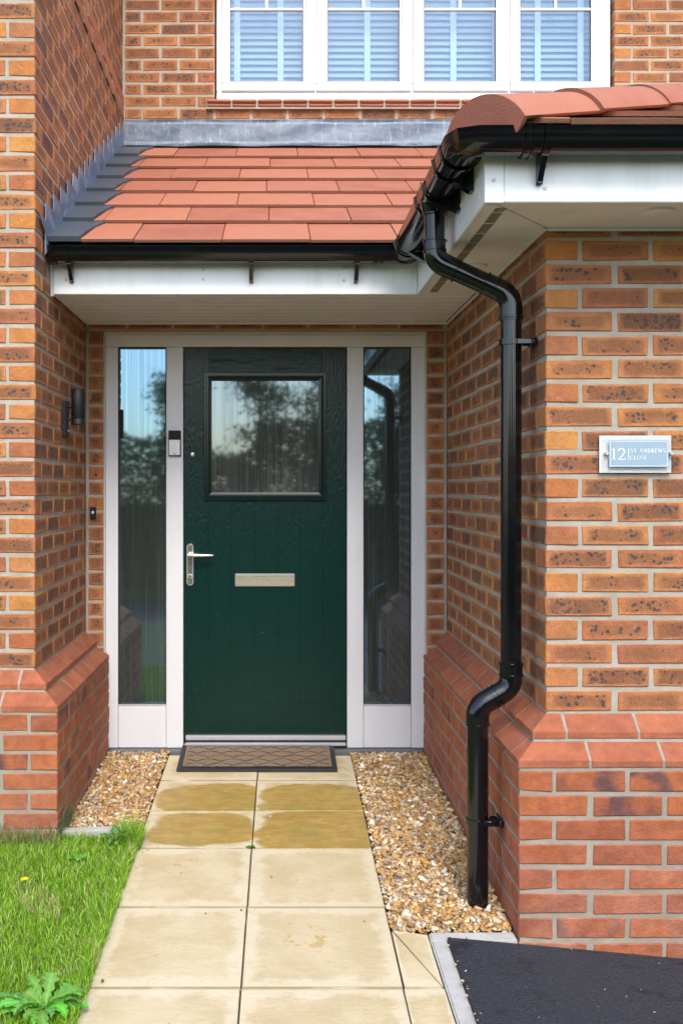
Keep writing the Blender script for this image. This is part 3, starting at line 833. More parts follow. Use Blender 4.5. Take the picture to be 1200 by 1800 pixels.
# hip tiles
hd = Vector((1, 1, HSL)).normalized(); hs = Vector((1, -1, 0)).normalized(); hu = hs.cross(hd).normalized(); hu = hu if hu.z > 0 else -hu
def hip_tile(t0, t1, r, first=False):
    a0 = math.asin(min(1, .128/.139)); n = 16; V = []; F = []
    for end, t in enumerate((t0, t1)):
        base = Vector((HX+.062, HY+.046, HZ+.012))+Vector((1, 1, HSL))*t
        rr = r if end == 0 else r-.007
        for lay in (0, .015):
            for i in range(n+1):
                an = -a0+2*a0*i/n; V.append(base+hs*math.sin(an)*(rr-lay)+hu*((math.cos(an)*(rr-lay))-r*math.cos(a0)))
    m = n+1
    for i in range(n):
        F += [(i, i+1, 2*m+i+1, 2*m+i), (m+i, 3*m+i, 3*m+i+1, m+i+1), (i, m+i, m+i+1, i+1), (2*m+i, 2*m+i+1, 3*m+i+1, 3*m+i)]
    F += [(0, 2*m, 3*m, m), (n, m+n, 3*m+n, 2*m+n)]
    o = obj('hip_tile', V, F, [M['tile'], M['tile_edge']], th_, False)
    bm = bmesh.new(); bm.from_mesh(o.data); bmesh.ops.recalc_face_normals(bm, faces=bm.faces)
    for f in bm.faces:
        f.smooth = True
        if abs(f.normal.dot(hd)) > .8: f.material_index = 1; f.smooth = False
    bm.to_mesh(o.data); bm.free()
    try: o.data.set_sharp_from_angle(angle=R(40))
    except Exception: pass
    if first:
        base = Vector((HX+.062, HY+.046, HZ+.012))+Vector((1, 1, HSL))*(t0-.0015); V = []
        for lay in (0, .02):
            for i in range(n+1):
                an = -a0+2*a0*i/n; V.append(base+hd*lay+hs*math.sin(an)*(r-.0015)+hu*((math.cos(an)*(r-.0015))-r*math.cos(a0)))
            V.append(base+hd*lay-hu*.035-hs*.10); V.append(base+hd*lay-hu*.035+hs*.10)
        # order round: arc then lower edge
        q = n+3; o_ = list(range(n+1))+[n+2, n+1]
        F = [tuple(o_), tuple(i+q for i in reversed(o_))]+[(o_[i], o_[(i+1) % q], o_[(i+1) % q]+q, o_[i]+q) for i in range(q)]
        G().add(V, F).put('hip_end', M['hip_end'], th_)
hip_tile(-.035, .300, .142, True); hip_tile(.270, .625, .150); hip_tile(.595, .95, .150); hip_tile(.92, 1.28, .150); hip_tile(1.25, 1.6, .150); hip_tile(1.57, 1.9, .150)
# small metal fixings on the hip
for t in (.10, .20, .28, .60, .74, .86):
    p = Vector((HX+.062, HY+.046, HZ+.012))+Vector((1, 1, HSL))*t+hu*.088-hs*.03
    G().cyl(p-hu*.004, p+hu*.007, .006, n=8).put('hip_screw', M['alu'], th_)

# ------------------------------------------------------------------ fascia and soffit
ZS = 2.150; FB = 2.138; FT = 2.305
FCY = 4.30; FX = .600; FY = 2.92
te = thing('roof_edge_boards', 'white fascia and cream soffit boards edging both roofs under the black gutter', 'fascia', (0, 4.3, 2.2))
def fbox(name, *a, mat='fascia', b=.002, parent=te, **k): return G().box(*a, b).put(name, M[mat], parent, **k)
fb = fbox('fascia_board', XL+.012, FX+.001, FCY, FCY+.018, FB, FT, b=.003)
fs = fbox('fascia_board', FX, FX+.018, FY+.0185, FCY-.0005, FB, FT, b=.003)
ff = fbox('fascia_board', FX+.054, 3.2, FY, FY+.018, FB, FT, b=.003)
fc = fbox('corner_trim', FX-.0015, FX+.0535, FY-.0025, FY+.018, FB-.0015, FT, b=.002)
fbox('sealant_strip', XL-.002, XL+.0125, FCY-.003, FCY+.02, FB-.008, FT-.03, mat='caulk')
n = 8; y = FCY+.019
for i in range(n):   # tongue and groove soffit boards under the porch
    y1 = y+(YD-.016-FCY-.019)/n
    G().box(XL+.003, FX+.25, y, y1-.008, ZS, ZS+.01, .0025).put('soffit_board', M['soffit'], te); y = y1
G().box(XL+.003, FX+.25, FCY+.019, YD, ZS+.0042, ZS+.012).put('soffit_backing', M['soffit'], te)
G().box(XL+.003, XR, YD-.014, YD+.002, ZS-.010, ZS+.004, .004).put('wall_trim', M['soffit'], te)
G().box(XL-.002, XL+.012, FCY+.02, YD-.015, ZS-.007, ZS+.004, .004).put('wall_trim', M['soffit'], te)
# right soffit: flat boards, mitred at the corner
mt = .003
G().prism([(FX+.019, FCY+.0), (FX+.019, FY+.019+mt), (XR+.003, YR+.003-(XR+.003-FX-.019)*0+.0), (XR+.003, FCY)], ZS-.004, ZS+.006, 'z').put('soffit_board', M['soffit'], te)
G().prism([(FX+.019+mt*1.5, FY+.019), (3.2, FY+.019), (3.2, YR+.004), (XR+.004+mt, YR)], ZS-.004, ZS+.006, 'z').put('soffit_board', M['soffit'], te)
G().box(XR-.011, XR+.002, YR-.011, YD, ZS-.014, ZS-.004, .003).put('wall_trim', M['fascia'], te)
G().box(XR+.003, 3.2, YR-.011, YR+.002, ZS-.014, ZS-.004, .003).put('wall_trim', M['fascia'], te)
fbox('edge_trim', FX+.019, FX+.046, FY+.05, FCY-.005, ZS-.0075, ZS-.0045, b=0, mat='soffit')
fbox('edge_trim', FX+.083, FX+.092, FY+.10, FCY-.005, ZS-.0065, ZS-.0045, b=0, mat='soffit')
# slotted ventilator strip
vm = G(); y = FY+.085
while y < FCY-.02:
    if int((y-FY)/.0075) % 17 > 0: vm.box(FX+.048, FX+.081, y, y+.0021, ZS-.0052, ZS-.0046)
    y += .0075
vm.put('vent_slots', M['vent_dark'], te, kind='stuff')
for (x, y, r) in ((1.135, 3.04, .050), (.735, 3.78, .048)):
    V = []; prof = [(r, -.004), (r, -.012), (r*.9, -.0145), (r*.42, -.0145), (r*.40, -.011), (.0, -.011)]; n = 28
    g = G(); g.tube([(x, y, ZS+q[1]) for q in prof[:3]], [q[0] for q in prof[:3]], n=n); g.cyl((x, y, ZS-.0175), (x, y, ZS-.010), r*.45, n=20)
    g.put('round_vent', M['soffit'], te, True)
def cap(x, y, z, par, ax='y'):
    g = G()
    if ax == 'y': g.cyl((x, y, z), (x, y-.003, z), .0062, .0052, 12)
    else: g.cyl((x, y, z), (x-.003, y, z), .0062, .0052, 12)
    g.put('screw_cap', M['caulk'], par)
def fx(px, py, Y): return (px-482)/1800*Y, CZ-(py-860)/1800*Y
for px, py in ((115, 472), (117, 492), (357, 474), (357, 491), (604, 471), (604, 493)): x, z = fx(px, py, FCY); cap(x, FCY, z, fb)
for px, py in ((957, 294), (957, 331)): x, z = fx(px, py, FY); cap(x, FY, z, ff)
x, z = fx(867, 317, FY); cap(x, FY-.0025, z, fc)
for yy in (3.02, 3.30, 3.55, 3.85): cap(FX, yy, 2.235, fs, 'x'); cap(FX, yy, 2.18, fs, 'x')

# ------------------------------------------------------------------ gutter
tg = thing('gutter', 'glossy black gutter running along the porch eaves and round the right roof', 'gutter', (.545, 3.5, 2.3))
GR = .056
def gprof(grow=0.0, hw=GR, dep=.058):
    out = []; hw += grow; N = 14
    for i in range(N+1):
        a = math.pi*i/N; out.append((-hw*math.cos(a), -dep*(math.sin(a)**.92)-grow*math.sin(a)))
    inn = [(p[0]*(hw-.004)/hw, p[1]*(dep-.004)/dep) for p in out]
    lipL = [(-hw-.002, .004), (-hw+.004, .005)]; lipR = [(hw-.004, .005), (hw+.002, .004)]
    return lipL[:1]+out+lipR[::-1][:1]+[lipR[0]]+inn[::-1]+[lipL[1]]
GZ = 2.313
def sweep(pts, prof, cap0=True, cap1=True):
    """sweep an (offset, z) profile along a level polyline with mitred corners; offset + is to the right of travel"""
    pts = [Vector(p) for p in pts]; n = len(prof); V = []; F = []
    for i, p in enumerate(pts):
        d0 = (pts[i]-pts[i-1]).normalized() if i > 0 else None; d1 = (pts[i+1]-pts[i]).normalized() if i < len(pts)-1 else None
        a = d0 or d1; b = d1 or d0
        na = Vector((a.y, -a.x, 0)); nb = Vector((b.y, -b.x, 0)); m = (na+nb).normalized(); m = m/max(.3, m.dot(na))
        for o, z in prof: V.append(p+m*o+Vector((0, 0, z)))
    for i in range(len(pts)-1):
        for k in range(n): F.append((i*n+k, i*n+(k+1) % n, (i+1)*n+(k+1) % n, (i+1)*n+k))
    if cap0: F.append(tuple(range(n-1, -1, -1)))
    if cap1: F.append(tuple(range((len(pts)-1)*n, len(pts)*n)))
    return V, F
GY1 = 4.238; GX = .541; GY2 = 2.862
def gut(name, pts, grow=0.0): 
    V, F = sweep(pts, gprof(grow)); return G().add(V, F).put(name, M['black'], tg, True)
gut('gutter_trough', [(XL+.02, GY1, GZ), (GX-.10, GY1, GZ)])
gut('gutter_trough', [(GX, GY1-.11, GZ), (GX, GY2+.10, GZ)])
gut('gutter_trough', [(GX+.12, GY2, GZ), (3.2, GY2, GZ)])
def arc(c, r, a0, a1, n=7): return [(c[0]+r*math.cos(R(a0+(a1-a0)*i/n)), c[1]+r*math.sin(R(a0+(a1-a0)*i/n)), GZ) for i in range(n+1)]
gut('gutter_corner', [(GX-.125, GY1, GZ), (GX, GY1, GZ), (GX, GY1-.125, GZ)], .003)
gut('gutter_corner', [(GX, GY2+.125, GZ), (GX, GY2+.035, GZ), (GX+.01, GY2+.010, GZ), (GX+.035, GY2, GZ), (GX+.15, GY2, GZ)], .003)
def band(a, b, grow=.006, name='gutter_clip'): gut(name, [a, b], grow)
band((XL+.008, GY1, GZ), (XL+.028, GY1, GZ)); band((XL+.034, GY1, GZ), (XL+.040, GY1, GZ), .008)
for x in (GX-.128, GX-.105): band((x, GY1, GZ), (x+.010, GY1, GZ), .009)
for y in (GY1-.130, GY1-.02, ): band((GX, y, GZ), (GX, y-.010, GZ), .009)
for y in (GY2+.125, GY2+.245, 3.335, 3.505): band((GX, y, GZ), (GX, y-.012, GZ), .010)
band((GX, 3.515, GZ), (GX, 3.335, GZ), .004, 'gutter_outlet_body')
band((GX, GY2+.25, GZ), (GX, GY2+.12, GZ), .004, 'gutter_union')
band((GX+.150, GY2, GZ), (GX+.174, GY2, GZ), .007); band((GX+.168, GY2, GZ), (GX+.174, GY2, GZ), .012); band((GX+.148, GY2, GZ), (GX+.153, GY2, GZ), .010)
def bracket(px, Y, ax='x'):
    g = G(); x = (px-482)/1800*Y
    V, F = sweep([(x-.010, Y, GZ), (x+.010, Y, GZ)], gprof(.008)); g.add(V, F)
    yb = (FCY if Y > 4 else FY)-.001
    g.prism([(yb-.006, GZ-.01), (yb, GZ-.01), (yb, GZ-.125), (yb-.010, GZ-.128), (Y-.02, GZ-.056)], x-.008, x+.008, 'x')
    g.cyl((x, yb-.002, GZ-.118), (x, yb-.017, GZ-.118), .008, n=12)
    g.put('gutter_bracket', M['black'], tg, True)
for px in (122, 441, 627): bracket(px, GY1)
bracket(955, GY2); bracket(1500, GY2)
for yy in (3.10, 3.32, 4.05):
    G().prism([(GX+.03, GZ-.06), (FX-.001, GZ-.02), (FX-.001, GZ-.095), (FX-.010, GZ-.095), (GX-.01, GZ-.060)], yy-.02, yy+.02, 'y').put('fascia_arm', M['black'], tg)
# ------------------------------------------------------------------ downpipe
PX, PY, PR = .780, 3.378, .034
tp = thing('downpipe', 'black drainpipe with two swan-neck bends against the right brick wall', 'drainpipe', (.668, PY, 0))
OX, OY = GX-.006, 3.425
def bend(p0, c, p1, r, n=9):
    """points rounding a corner at c between p0 and p1"""
    c = Vector(c); a = (Vector(p0)-c).normalized(); b = (Vector(p1)-c).normalized(); P = []
    s0 = c+a*r; s1 = c+b*r
    for i in range(n+1):
        t = i/n; P.append(s0*(1-t)**2+c*2*t*(1-t)+s1*t*t)
    return P
A0 = (OX, OY, 2.29); A1 = (OX, OY, 2.085); A2 = (PX, PY, 1.960); A3 = (PX, PY, .668); A4 = (.668, PY-.008, .605); A5 = (.668, PY-.008, -.09)
def pipe(name, pts, r=PR, n=28): return G().tube(pts, r, n).put(name, M['black'], tp, True)
G().tube([(OX, OY, 2.30), (OX, OY, 2.268), (OX, OY, 2.235)], [.052, .046, PR+.003], 28).put('outlet', M['black'], tp, True)
def lerp(a, b, t): return Vector(a)*(1-t)+Vector(b)*t
pipe('pipe', [(OX, OY, 2.262), (OX, OY, 2.11)])
pipe('pipe_bend', [Vector((OX, OY, 2.150))]+bend(A0, A1, A2, .040)+[lerp(A1, A2, .30)], PR+.0035)
pipe('pipe', [lerp(A1, A2, .2), lerp(A1, A2, .85)], PR+.001)
pipe('pipe_bend', [lerp(A2, A1, .34)]+bend(A1, A2, A3, .045)+[Vector((PX, PY, 1.875))], PR+.0035)
pipe('pipe', [(PX, PY, 1.90), (PX, PY, .70)])
d1 = (Vector(A4)-Vector(A3)).normalized()
pipe('pipe_bend', [Vector((PX, PY, .745))]+bend(A2, A3, A4, .036)+[lerp(A3, A4, .62)], PR+.0035)
pipe('pipe_bend', [lerp(A4, A3, .48)]+bend(A3, A4, A5, .036)+[Vector((.668, PY-.008, .545))], PR+.004)
pipe('pipe', [(.668, PY-.008, .58), A5], PR+.001)
def ring(p, d, w=.008, g=.0065, name='collar'):
    p = Vector(p); d = Vector(d).normalized(); P = [p-d*w/2, p-d*w/4, p+d*w/4, p+d*w/2]
    G().tube(P, [PR+.002, PR+g, PR+g, PR+.002], 28).put(name, M['black'], tp, True)
for z in (2.238, 2.150, 2.118): ring((OX, OY, z), (0, 0, 1))
dd = Vector(A2)-Vector(A1)
for t in (.295, .665, .80): ring(lerp(A1, A2, t), dd, .007, .007)
for z in (1.885, .745, .708): ring((PX, PY, z), (0, 0, 1), .009, .007)
for t in (.42, .54): ring(lerp(A3, A4, t), d1, .006, .0075)
ring((.668, PY-.008, .547), (0, 0, 1), .008, .0065)
def pclip(x, y, z, wx):
    g = G(); g.tube([(x, y, z-.010), (x, y, z-.009), (x, y, z+.009), (x, y, z+.010)], [PR+.002, PR+.006, PR+.006, PR+.002], 28)
    g.box(x+.01, wx-.012, y-PR-.004, y-PR+.004, z-.009, z+.009, .002); g.box(x+.02, wx-.012, y+.016, y+.022, z-.009, z+.009, .002)
    g.box(wx-.014, wx-.001, y-.042, y+.042, z-.012, z+.012, .003)
    g.cyl((wx-.016, y-.03, z), (wx-.022, y-.03, z), .006, n=10)
    g.put('pipe_clip', M['black'], tp, True)
pclip(PX, PY, CZ+(860-602)/533, XR); pclip(.668, PY-.008, CZ-(1441-860)/533, XR-PB)

# ------------------------------------------------------------------ door frame with side panes
YF = 5.128
tfm = thing('door_frame', 'pale grey-white door frame with a tall streaked glass pane each side of the green door', 'door frame', (-.045, YF, .024))
ZB, ZTp = .024, 2.095
def fb_(name, x0, x1, z0, z1, y0=YF, y1=YF+.06, m='frame_white', par=None, b=.003): return G().box(x0, x1, y0, y1, z0, z1, b).put(name, M[m], par or tfm)
fb_('frame_head', -.843, .752, 2.0335, ZTp)
fb_('frame_jamb', -.843, -.7815, ZB, 2.0325); fb_('frame_jamb', .6855, .752, ZB, 2.0325)
fb_('frame_post', -.5405, -.4555, ZB, 2.0325); fb_('frame_post', .3645, .4465, ZB, 2.0325)
for a, b in ((-.7805, -.5415), (.4475, .6845)):
    fb_('lower_panel', a, b, ZB, .236, YF+.004)
    p_ = fb_('side_pane', a+.001, b-.001, .2375, 2.0325, YF+.020, YF+.026, 'obscure', b=0)
    g = G(); g.box(a, a+.0035, YF+.010, YF+.024, .238, 2.032); g.box(b-.0035, b, YF+.010, YF+.024, .238, 2.032); g.box(a, b, YF+.010, YF+.024, .2365, .2405); g.box(a, b, YF+.010, YF+.024, 2.0285, 2.0325)
    g.put('gasket', M['dark_gap'], tfm)
    fb_('sill_bead', a, b, .2365, .2425, YF+.002, YF+.009, 'alu', b=.001)
for x0, x1 in ((-.850, -.8415), (.7505, .7585)): fb_('sealant_bead', x0, x1, ZB, 2.096, YF-.022, YF+.02, 'caulk', b=.003)
fb_('sealant_bead', -.85, .7585, 2.0945, 2.107, YF-.020, YF+.02, 'caulk', b=.003)
G().box(-.452, .361, YF+.02, YF+.1, ZB, .040, .002).put('threshold', M['alu'], tfm)
G().box(XL+.02, XR-.02, YF+.0605, YF+.2, .02, 2.10).put('dark_backing', M['dark_gap'], tfm)  # unseen dark backing added behind the frame to stop light leaking through
ts_ = tag(G().box(XL+.118, XR-.118, 5.088, 5.20, -.10, .022, .004).put('door_sill', M['dpc']), 'dark grey step strip under the pale door frame', 'sill')

# ------------------------------------------------------------------ front door
YO = YF+.014
tdo = thing('front_door', 'closed dark green wood-grained front door with a square window and letter plate', 'door', (-.045, YO, .04))
DX0, DX1, DZ0, DZ1 = -.4505, .3595, .098, 2.029
def dx(px): return (px-482)/1800*YO
def dz(py): return CZ-(py-860)/1800*YO
gap = .0009; yb = YO+.004
G().box(DX0, DX1, YO+.0022, YO+.045, DZ0-.03, DZ1).put('door_core', M['door_trim'], tdo)
sx0, sx1 = dx(366.3), dx(567.2); zr = dz(1237); ztr = dz(655)
def dp(name, x0, x1, z0, z1, h=False, y=YO): return G().box(x0, x1, y, YO+.02, z0, z1, .0006).put(name, M['door_h' if h else 'door_v'], tdo)
dp('stile', DX0, sx0-gap/2, DZ0, DZ1); dp('stile', sx1+gap/2, DX1, DZ0, DZ1)
dp('bottom_rail', sx0+gap/2, sx1-gap/2, DZ0, zr-gap, True); dp('top_rail', sx0+gap/2, sx1-gap/2, ztr+gap, DZ1, True)
ed = [sx0]+[dx(p) for p in (406.3, 447.2, 487.7, 527.2)]+[sx1]
for i in range(5): dp('plank', ed[i]+gap/2, ed[i+1]-gap/2, zr, ztr, False, YO+.0005)
# glazed opening: stepped moulding
mx0, mx1, mz0, mz1 = dx(359), dx(573), dz(879), dz(656)
gx0, gx1, gz0, gz1 = dx(373), dx(559.5), dz(865), dz(671)
def picframe(x0, x1, z0, z1, prof, name, mat, par):
    """mitred moulding; prof = (inward distance, height towards viewer)"""
    n = len(prof); V = []; F = []
    for cx, cz, sx, sz in ((x0, z0, 1, 1), (x1, z0, -1, 1), (x1, z1, -1, -1), (x0, z1, 1, -1)):
        for a, h in prof: V.append((cx+sx*a, YO-h, cz+sz*a))
    for k in range(4):
        for i in range(n): F.append((k*n+i, k*n+(i+1) % n, ((k+1) % 4)*n+(i+1) % n, ((k+1) % 4)*n+i))
    return G().add(V, F).put(name, mat, par)
wd = gx0-mx0
mo = picframe(mx0, mx1, mz0, mz1, [(0, -.004), (0, .013), (.002, .016), (.009, .016), (.011, .012), (.014, .012), (.016, .020), (.022, .021), (.025, .016), (.029, .015), (.031, .007), (wd-.002, .005), (wd, -.004)], 'window_moulding', M['door_trim'], tdo)
dp_ = G().box(gx0-.003, gx1+.003, YO-.003, YO+.0006, gz0-.003, gz1+.003).put('door_pane', M['obscure_door'], tdo)
# letter plate
lx0, lx1, lz0, lz1 = dx(413), dx(518), dz(1031), dz(1008)
lp = G().box(lx0, lx1, YO-.007, YO+.001, lz0, lz1, .003).put('letter_plate', M['satin'], tdo)
G().prism([(YO-.0065, lz0+.005), (YO-.0085, lz0+.005), (YO-.0125, lz1-.0165), (YO-.0065, lz1-.0165)], lx0+.006, lx1-.006, 'x').put('flap', M['chrome'], lp)
G().box(lx0+.005, lx1-.005, YO-.013, YO-.0065, lz1-.014, lz1-.006, .003).put('flap_hinge', M['satin'], lp)
# handle
def rounded_plate(x, z0, z1, hw, y0, y1):
    P = []
    for i in range(13): a = math.pi*i/12; P.append((x+hw*math.cos(a), z1-hw+hw*math.sin(a)))
    for i in range(13): a = math.pi+math.pi*i/12; P.append((x+hw*math.cos(a), z0+hw+hw*math.sin(a)))
    return G().prism(P, y0, y1, 'y')
hx = dx(334.5); hz = dz(975)
hp = rounded_plate(hx, dz(1029), dz(955.5), .0165, YO-.009, YO+.001).put('handle_plate', M['satin'], tdo)
rounded_plate(hx, dz(1027.5), dz(957), .012, YO-.011, YO-.0085).put('plate_face', M['chrome'], hp)
G().cyl((hx, YO-.009, hz), (hx, YO-.030, hz), .012, .0105, 20).put('handle_neck', M['chrome'], hp, True)
lv = G().tube([(hx-.010, YO-.045, hz), (hx-.006, YO-.048, hz), (hx+.02, YO-.050, hz), (hx+.06, YO-.050, hz-.001), (hx+.105, YO-.046, hz-.001), (hx+.119, YO-.044, hz-.001)], [.004, .011, .0105, .0085, .006, .0045], 18)
lv.cyl((hx, YO-.03, hz), (hx, YO-.046, hz), .010, n=18).put('lever', M['chrome'], tdo, True)
kz = dz(1013)
G().tube([(hx, YO-.010, kz), (hx, YO-.0145, kz), (hx, YO-.015, kz)], [.013, .0125, .010], 20).put('keyhole_ring', M['satin'], hp, True)
G().cyl((hx, YO-.013, kz+.004), (hx, YO-.0165, kz+.004), .0065, n=16).put('lock_barrel', M['chrome'], hp, True)
G().box(hx-.0022, hx+.0022, YO-.0163, YO-.0155, kz-.009, kz-.001).put('keyway', M['dark_gap'], hp)
px_, pz_ = dx(338.5), dz(799)
nl = G().tube([(px_, YO-.0, pz_), (px_, YO-.009, pz_), (px_, YO-.010, pz_)], [.0105, .010, .008], 18).put('lock_rim', M['satin'], tdo, True)
G().cyl((px_, YO-.010, pz_), (px_, YO-.012, pz_), .005, n=12).put('lock_face', M['white_paint'], nl)
# weather bar
wb = G(); wb.box(dx(327), dx(607), YO-.020, YO+.01, dz(1299.5), dz(1292), .002); wb.box(dx(327), dx(607), YO-.027, YO+.01, dz(1309), dz(1304), .002)
wb.put('weather_bar', M['alu'], tdo)
G().box(dx(327), dx(607), YO-.012, YO+.01, dz(1303.6), dz(1299.9)).put('weather_groove', M['rubber'], tdo)
G().box(dx(326), dx(608), YO-.018, YO+.02, dz(1312.5), dz(1309.5)).put('weather_seal', M['rubber'], tdo)

# ------------------------------------------------------------------ doorbells
def bx(px, Y): return (px-482)/1800*Y
def bz(py, Y): return CZ-(py-860)/1800*Y
yr = YF-.024
tr_ = thing('video_doorbell', 'silver and black camera doorbell on the frame post left of the door', 'doorbell', (bx(306.5, yr), YF, bz(801, yr)))
x0, x1, z0, z1 = bx(296, yr), bx(317.5, yr), bz(801.5, yr), bz(756.5, yr)
G().box(x0, x1, YF-.020, YF-.0005, z0, z1, .003).put('housing', M['matt_black'], tr_)
G().box(x0+.003, x1-.003, YF-.024, YF-.0195, z0+.004, bz(773, yr), .002).put('face_plate', M['doorbell_face'], tr_)
G().box(x0+.002, x1-.002, YF-.0245, YF-.0195, bz(772.5, yr), z1-.002, .002).put('camera_window', M['gloss_black'], tr_)
xm = (x0+x1)/2; zm = bz(785, yr)
G().cyl((xm, YF-.0235, bz(766, yr)), (xm, YF-.027, bz(766, yr)), .008, .007, 18).put('lens', M['gloss_black'], tr_, True)
bt = G().tube([(xm, YF-.0235, zm), (xm, YF-.0265, zm), (xm, YF-.0265, zm)], [.0155, .0155, .013], 24).put('button_ring', M['satin'], tr_, True)
G().cyl((xm, YF-.024, zm), (xm, YF-.0268, zm), .0122, n=24).put('button', M['white_paint'], tr_)
def text(s, size, loc, mat, parent, name='lettering', ext=.0003):
    cu = bpy.data.curves.new(name, 'FONT'); cu.body = s; cu.size = size; cu.extrude = ext; cu.align_x = 'CENTER'; cu.align_y = 'CENTER'
    o = bpy.data.objects.new(name, cu); COL.objects.link(o); o.rotation_euler = (R(90), 0, 0)
    bpy.context.view_layer.update(); me = bpy.data.meshes.new_from_object(o); me.materials.clear(); me.materials.append(mat); bpy.data.objects.remove(o)
    o = link(name, me, parent, loc); o.rotation_euler = (R(90), 0, 0); return o
text('ring', .010, (xm, YF-.0245, z0+.0115), M['dark_gap'], tr_)
yb2 = YD
tb2 = thing('bell_push', 'small black bell push with a white button on the brick left of the door', 'doorbell', (bx(164, yb2), YD, bz(912, yb2)))
G().box(bx(159.5, yb2), bx(169.5, yb2), YD-.014, YD+.001, bz(912, yb2), bz(891, yb2), .003).put('housing', M['matt_black'], tb2)
G().cyl((bx(164.3, yb2), YD-.013, bz(900.5, yb2)), (bx(164.3, yb2), YD-.017, bz(900.5, yb2)), .0075, .0065, 16).put('button', M['white_paint'], tb2, True)
# ------------------------------------------------------------------ wall lamp
YLp = 4.555
tlm = thing('wall_lamp', 'black up-and-down cylinder lamp on the left brick wall by the door', 'lamp', (XL, YLp, 1.55))
G().box(XL-.001, XL+.020, YLp-.033, YLp+.033, 1.553, 1.712, .003).put('back_plate', M['matt_black'], tlm)
LX = -.872
G().tube([(LX, YLp, z) for z in (1.605, 1.607, 1.628, 1.630, 1.634, 1.636, 1.742, 1.744, 1.764, 1.766)], [.026, .029, .029, .0275, .0275, .029, .029, .0282, .029, .026], 28, caps=True).put('lamp_tube', M['matt_black'], tlm, True)
for z in (1.631, 1.688): G().cyl((XL+.018, YLp, z), (LX-.015, YLp, z), .006, n=12).put('lamp_arm', M['matt_black'], tlm, True)
for z in (1.604, 1.767): G().cyl((LX, YLp, z-.0005), (LX, YLp, z+.0005), .022, n=24).put('lamp_lens', M['gloss_black'], tlm)
G().cyl((XL+.019, YLp+.01, 1.58), (XL+.022, YLp+.01, 1.58), .005, n=10).put('screw', M['satin'], tlm)

# ------------------------------------------------------------------ number sign
YS = YR-.022
tsn = thing('house_sign', 'clear acrylic house number sign with a pale blue panel on the right brick wall', 'sign', (1.14, YR, 1.37))
sx = lambda p: bx(p, YS); sz = lambda p: bz(p, YS)
G().box(sx(1054.5), sx(1181), YS+.010, YS+.013, sz(831), sz(765.5), .0006).put('back_panel', M['white_paint'], tsn)
G().box(sx(1056), sx(1184.5), YS+.0, YS+.003, sz(830), sz(766.5), .0006).put('front_panel', M['acrylic'], tsn)
G().box(sx(1069.5), sx(1173.5), YS-.0012, YS-.0004, sz(821), sz(774), 0).put('blue_panel', M['sign_blue'], tsn)
def rim(x0, x1, z0, z1, t, y, name='border_line', mat='white_paint'):
    g = G(); 
    for q in ((x0, x1, z0, z0+t), (x0, x1, z1-t, z1), (x0, x0+t, z0+t, z1-t), (x1-t, x1, z0+t, z1-t)): g.box(q[0], q[1], y-.0003, y, q[2], q[3])
    return g.put(name, M[mat], tsn)
rim(sx(1071), sx(1172), sz(819.5), sz(775.5), .0016, YS-.0014)
# lettering: drawn strokes with thick and thin lines, like the sign's classical capitals
class Pen:
    def __init__(s, ox, oz, h): s.ox, s.oz, s.h = ox, oz, h; s.g = G()
    def line(s, pts, wd):
        if not isinstance(wd, (list, tuple)): wd = [wd]*len(pts)
        P = [Vector((s.ox+p[0]*s.h, s.oz+p[1]*s.h)) for p in pts]; n = len(P); L = []; Rr = []
        for i, p in enumerate(P):
            d = (P[min(i+1, n-1)]-P[max(i-1, 0)]).normalized(); q = Vector((-d.y, d.x))*wd[i]*s.h/2; L.append(p+q); Rr.append(p-q)
        for i in range(n-1):
            qd = [L[i], L[i+1], Rr[i+1], Rr[i]]
            V = [(v.x, YS-.0020, v.y) for v in qd]+[(v.x, YS-.0012, v.y) for v in qd]
            s.g.add(V, [(0, 1, 2, 3), (7, 6, 5, 4), (0, 4, 5, 1), (1, 5, 6, 2), (2, 6, 7, 3), (3, 7, 4, 0)])
    def arc(s, cx, cy, rx, ry, a0, a1, wt=.13, wn=.05, n=12):
        pts = []; wd = []
        for i in range(n+1):
            a = R(a0+(a1-a0)*i/n); pts.append((cx+rx*math.cos(a), cy+ry*math.sin(a))); wd.append(wn+(wt-wn)*abs(math.cos(a)))
        s.line(pts, wd)
T, N_ = .17, .09
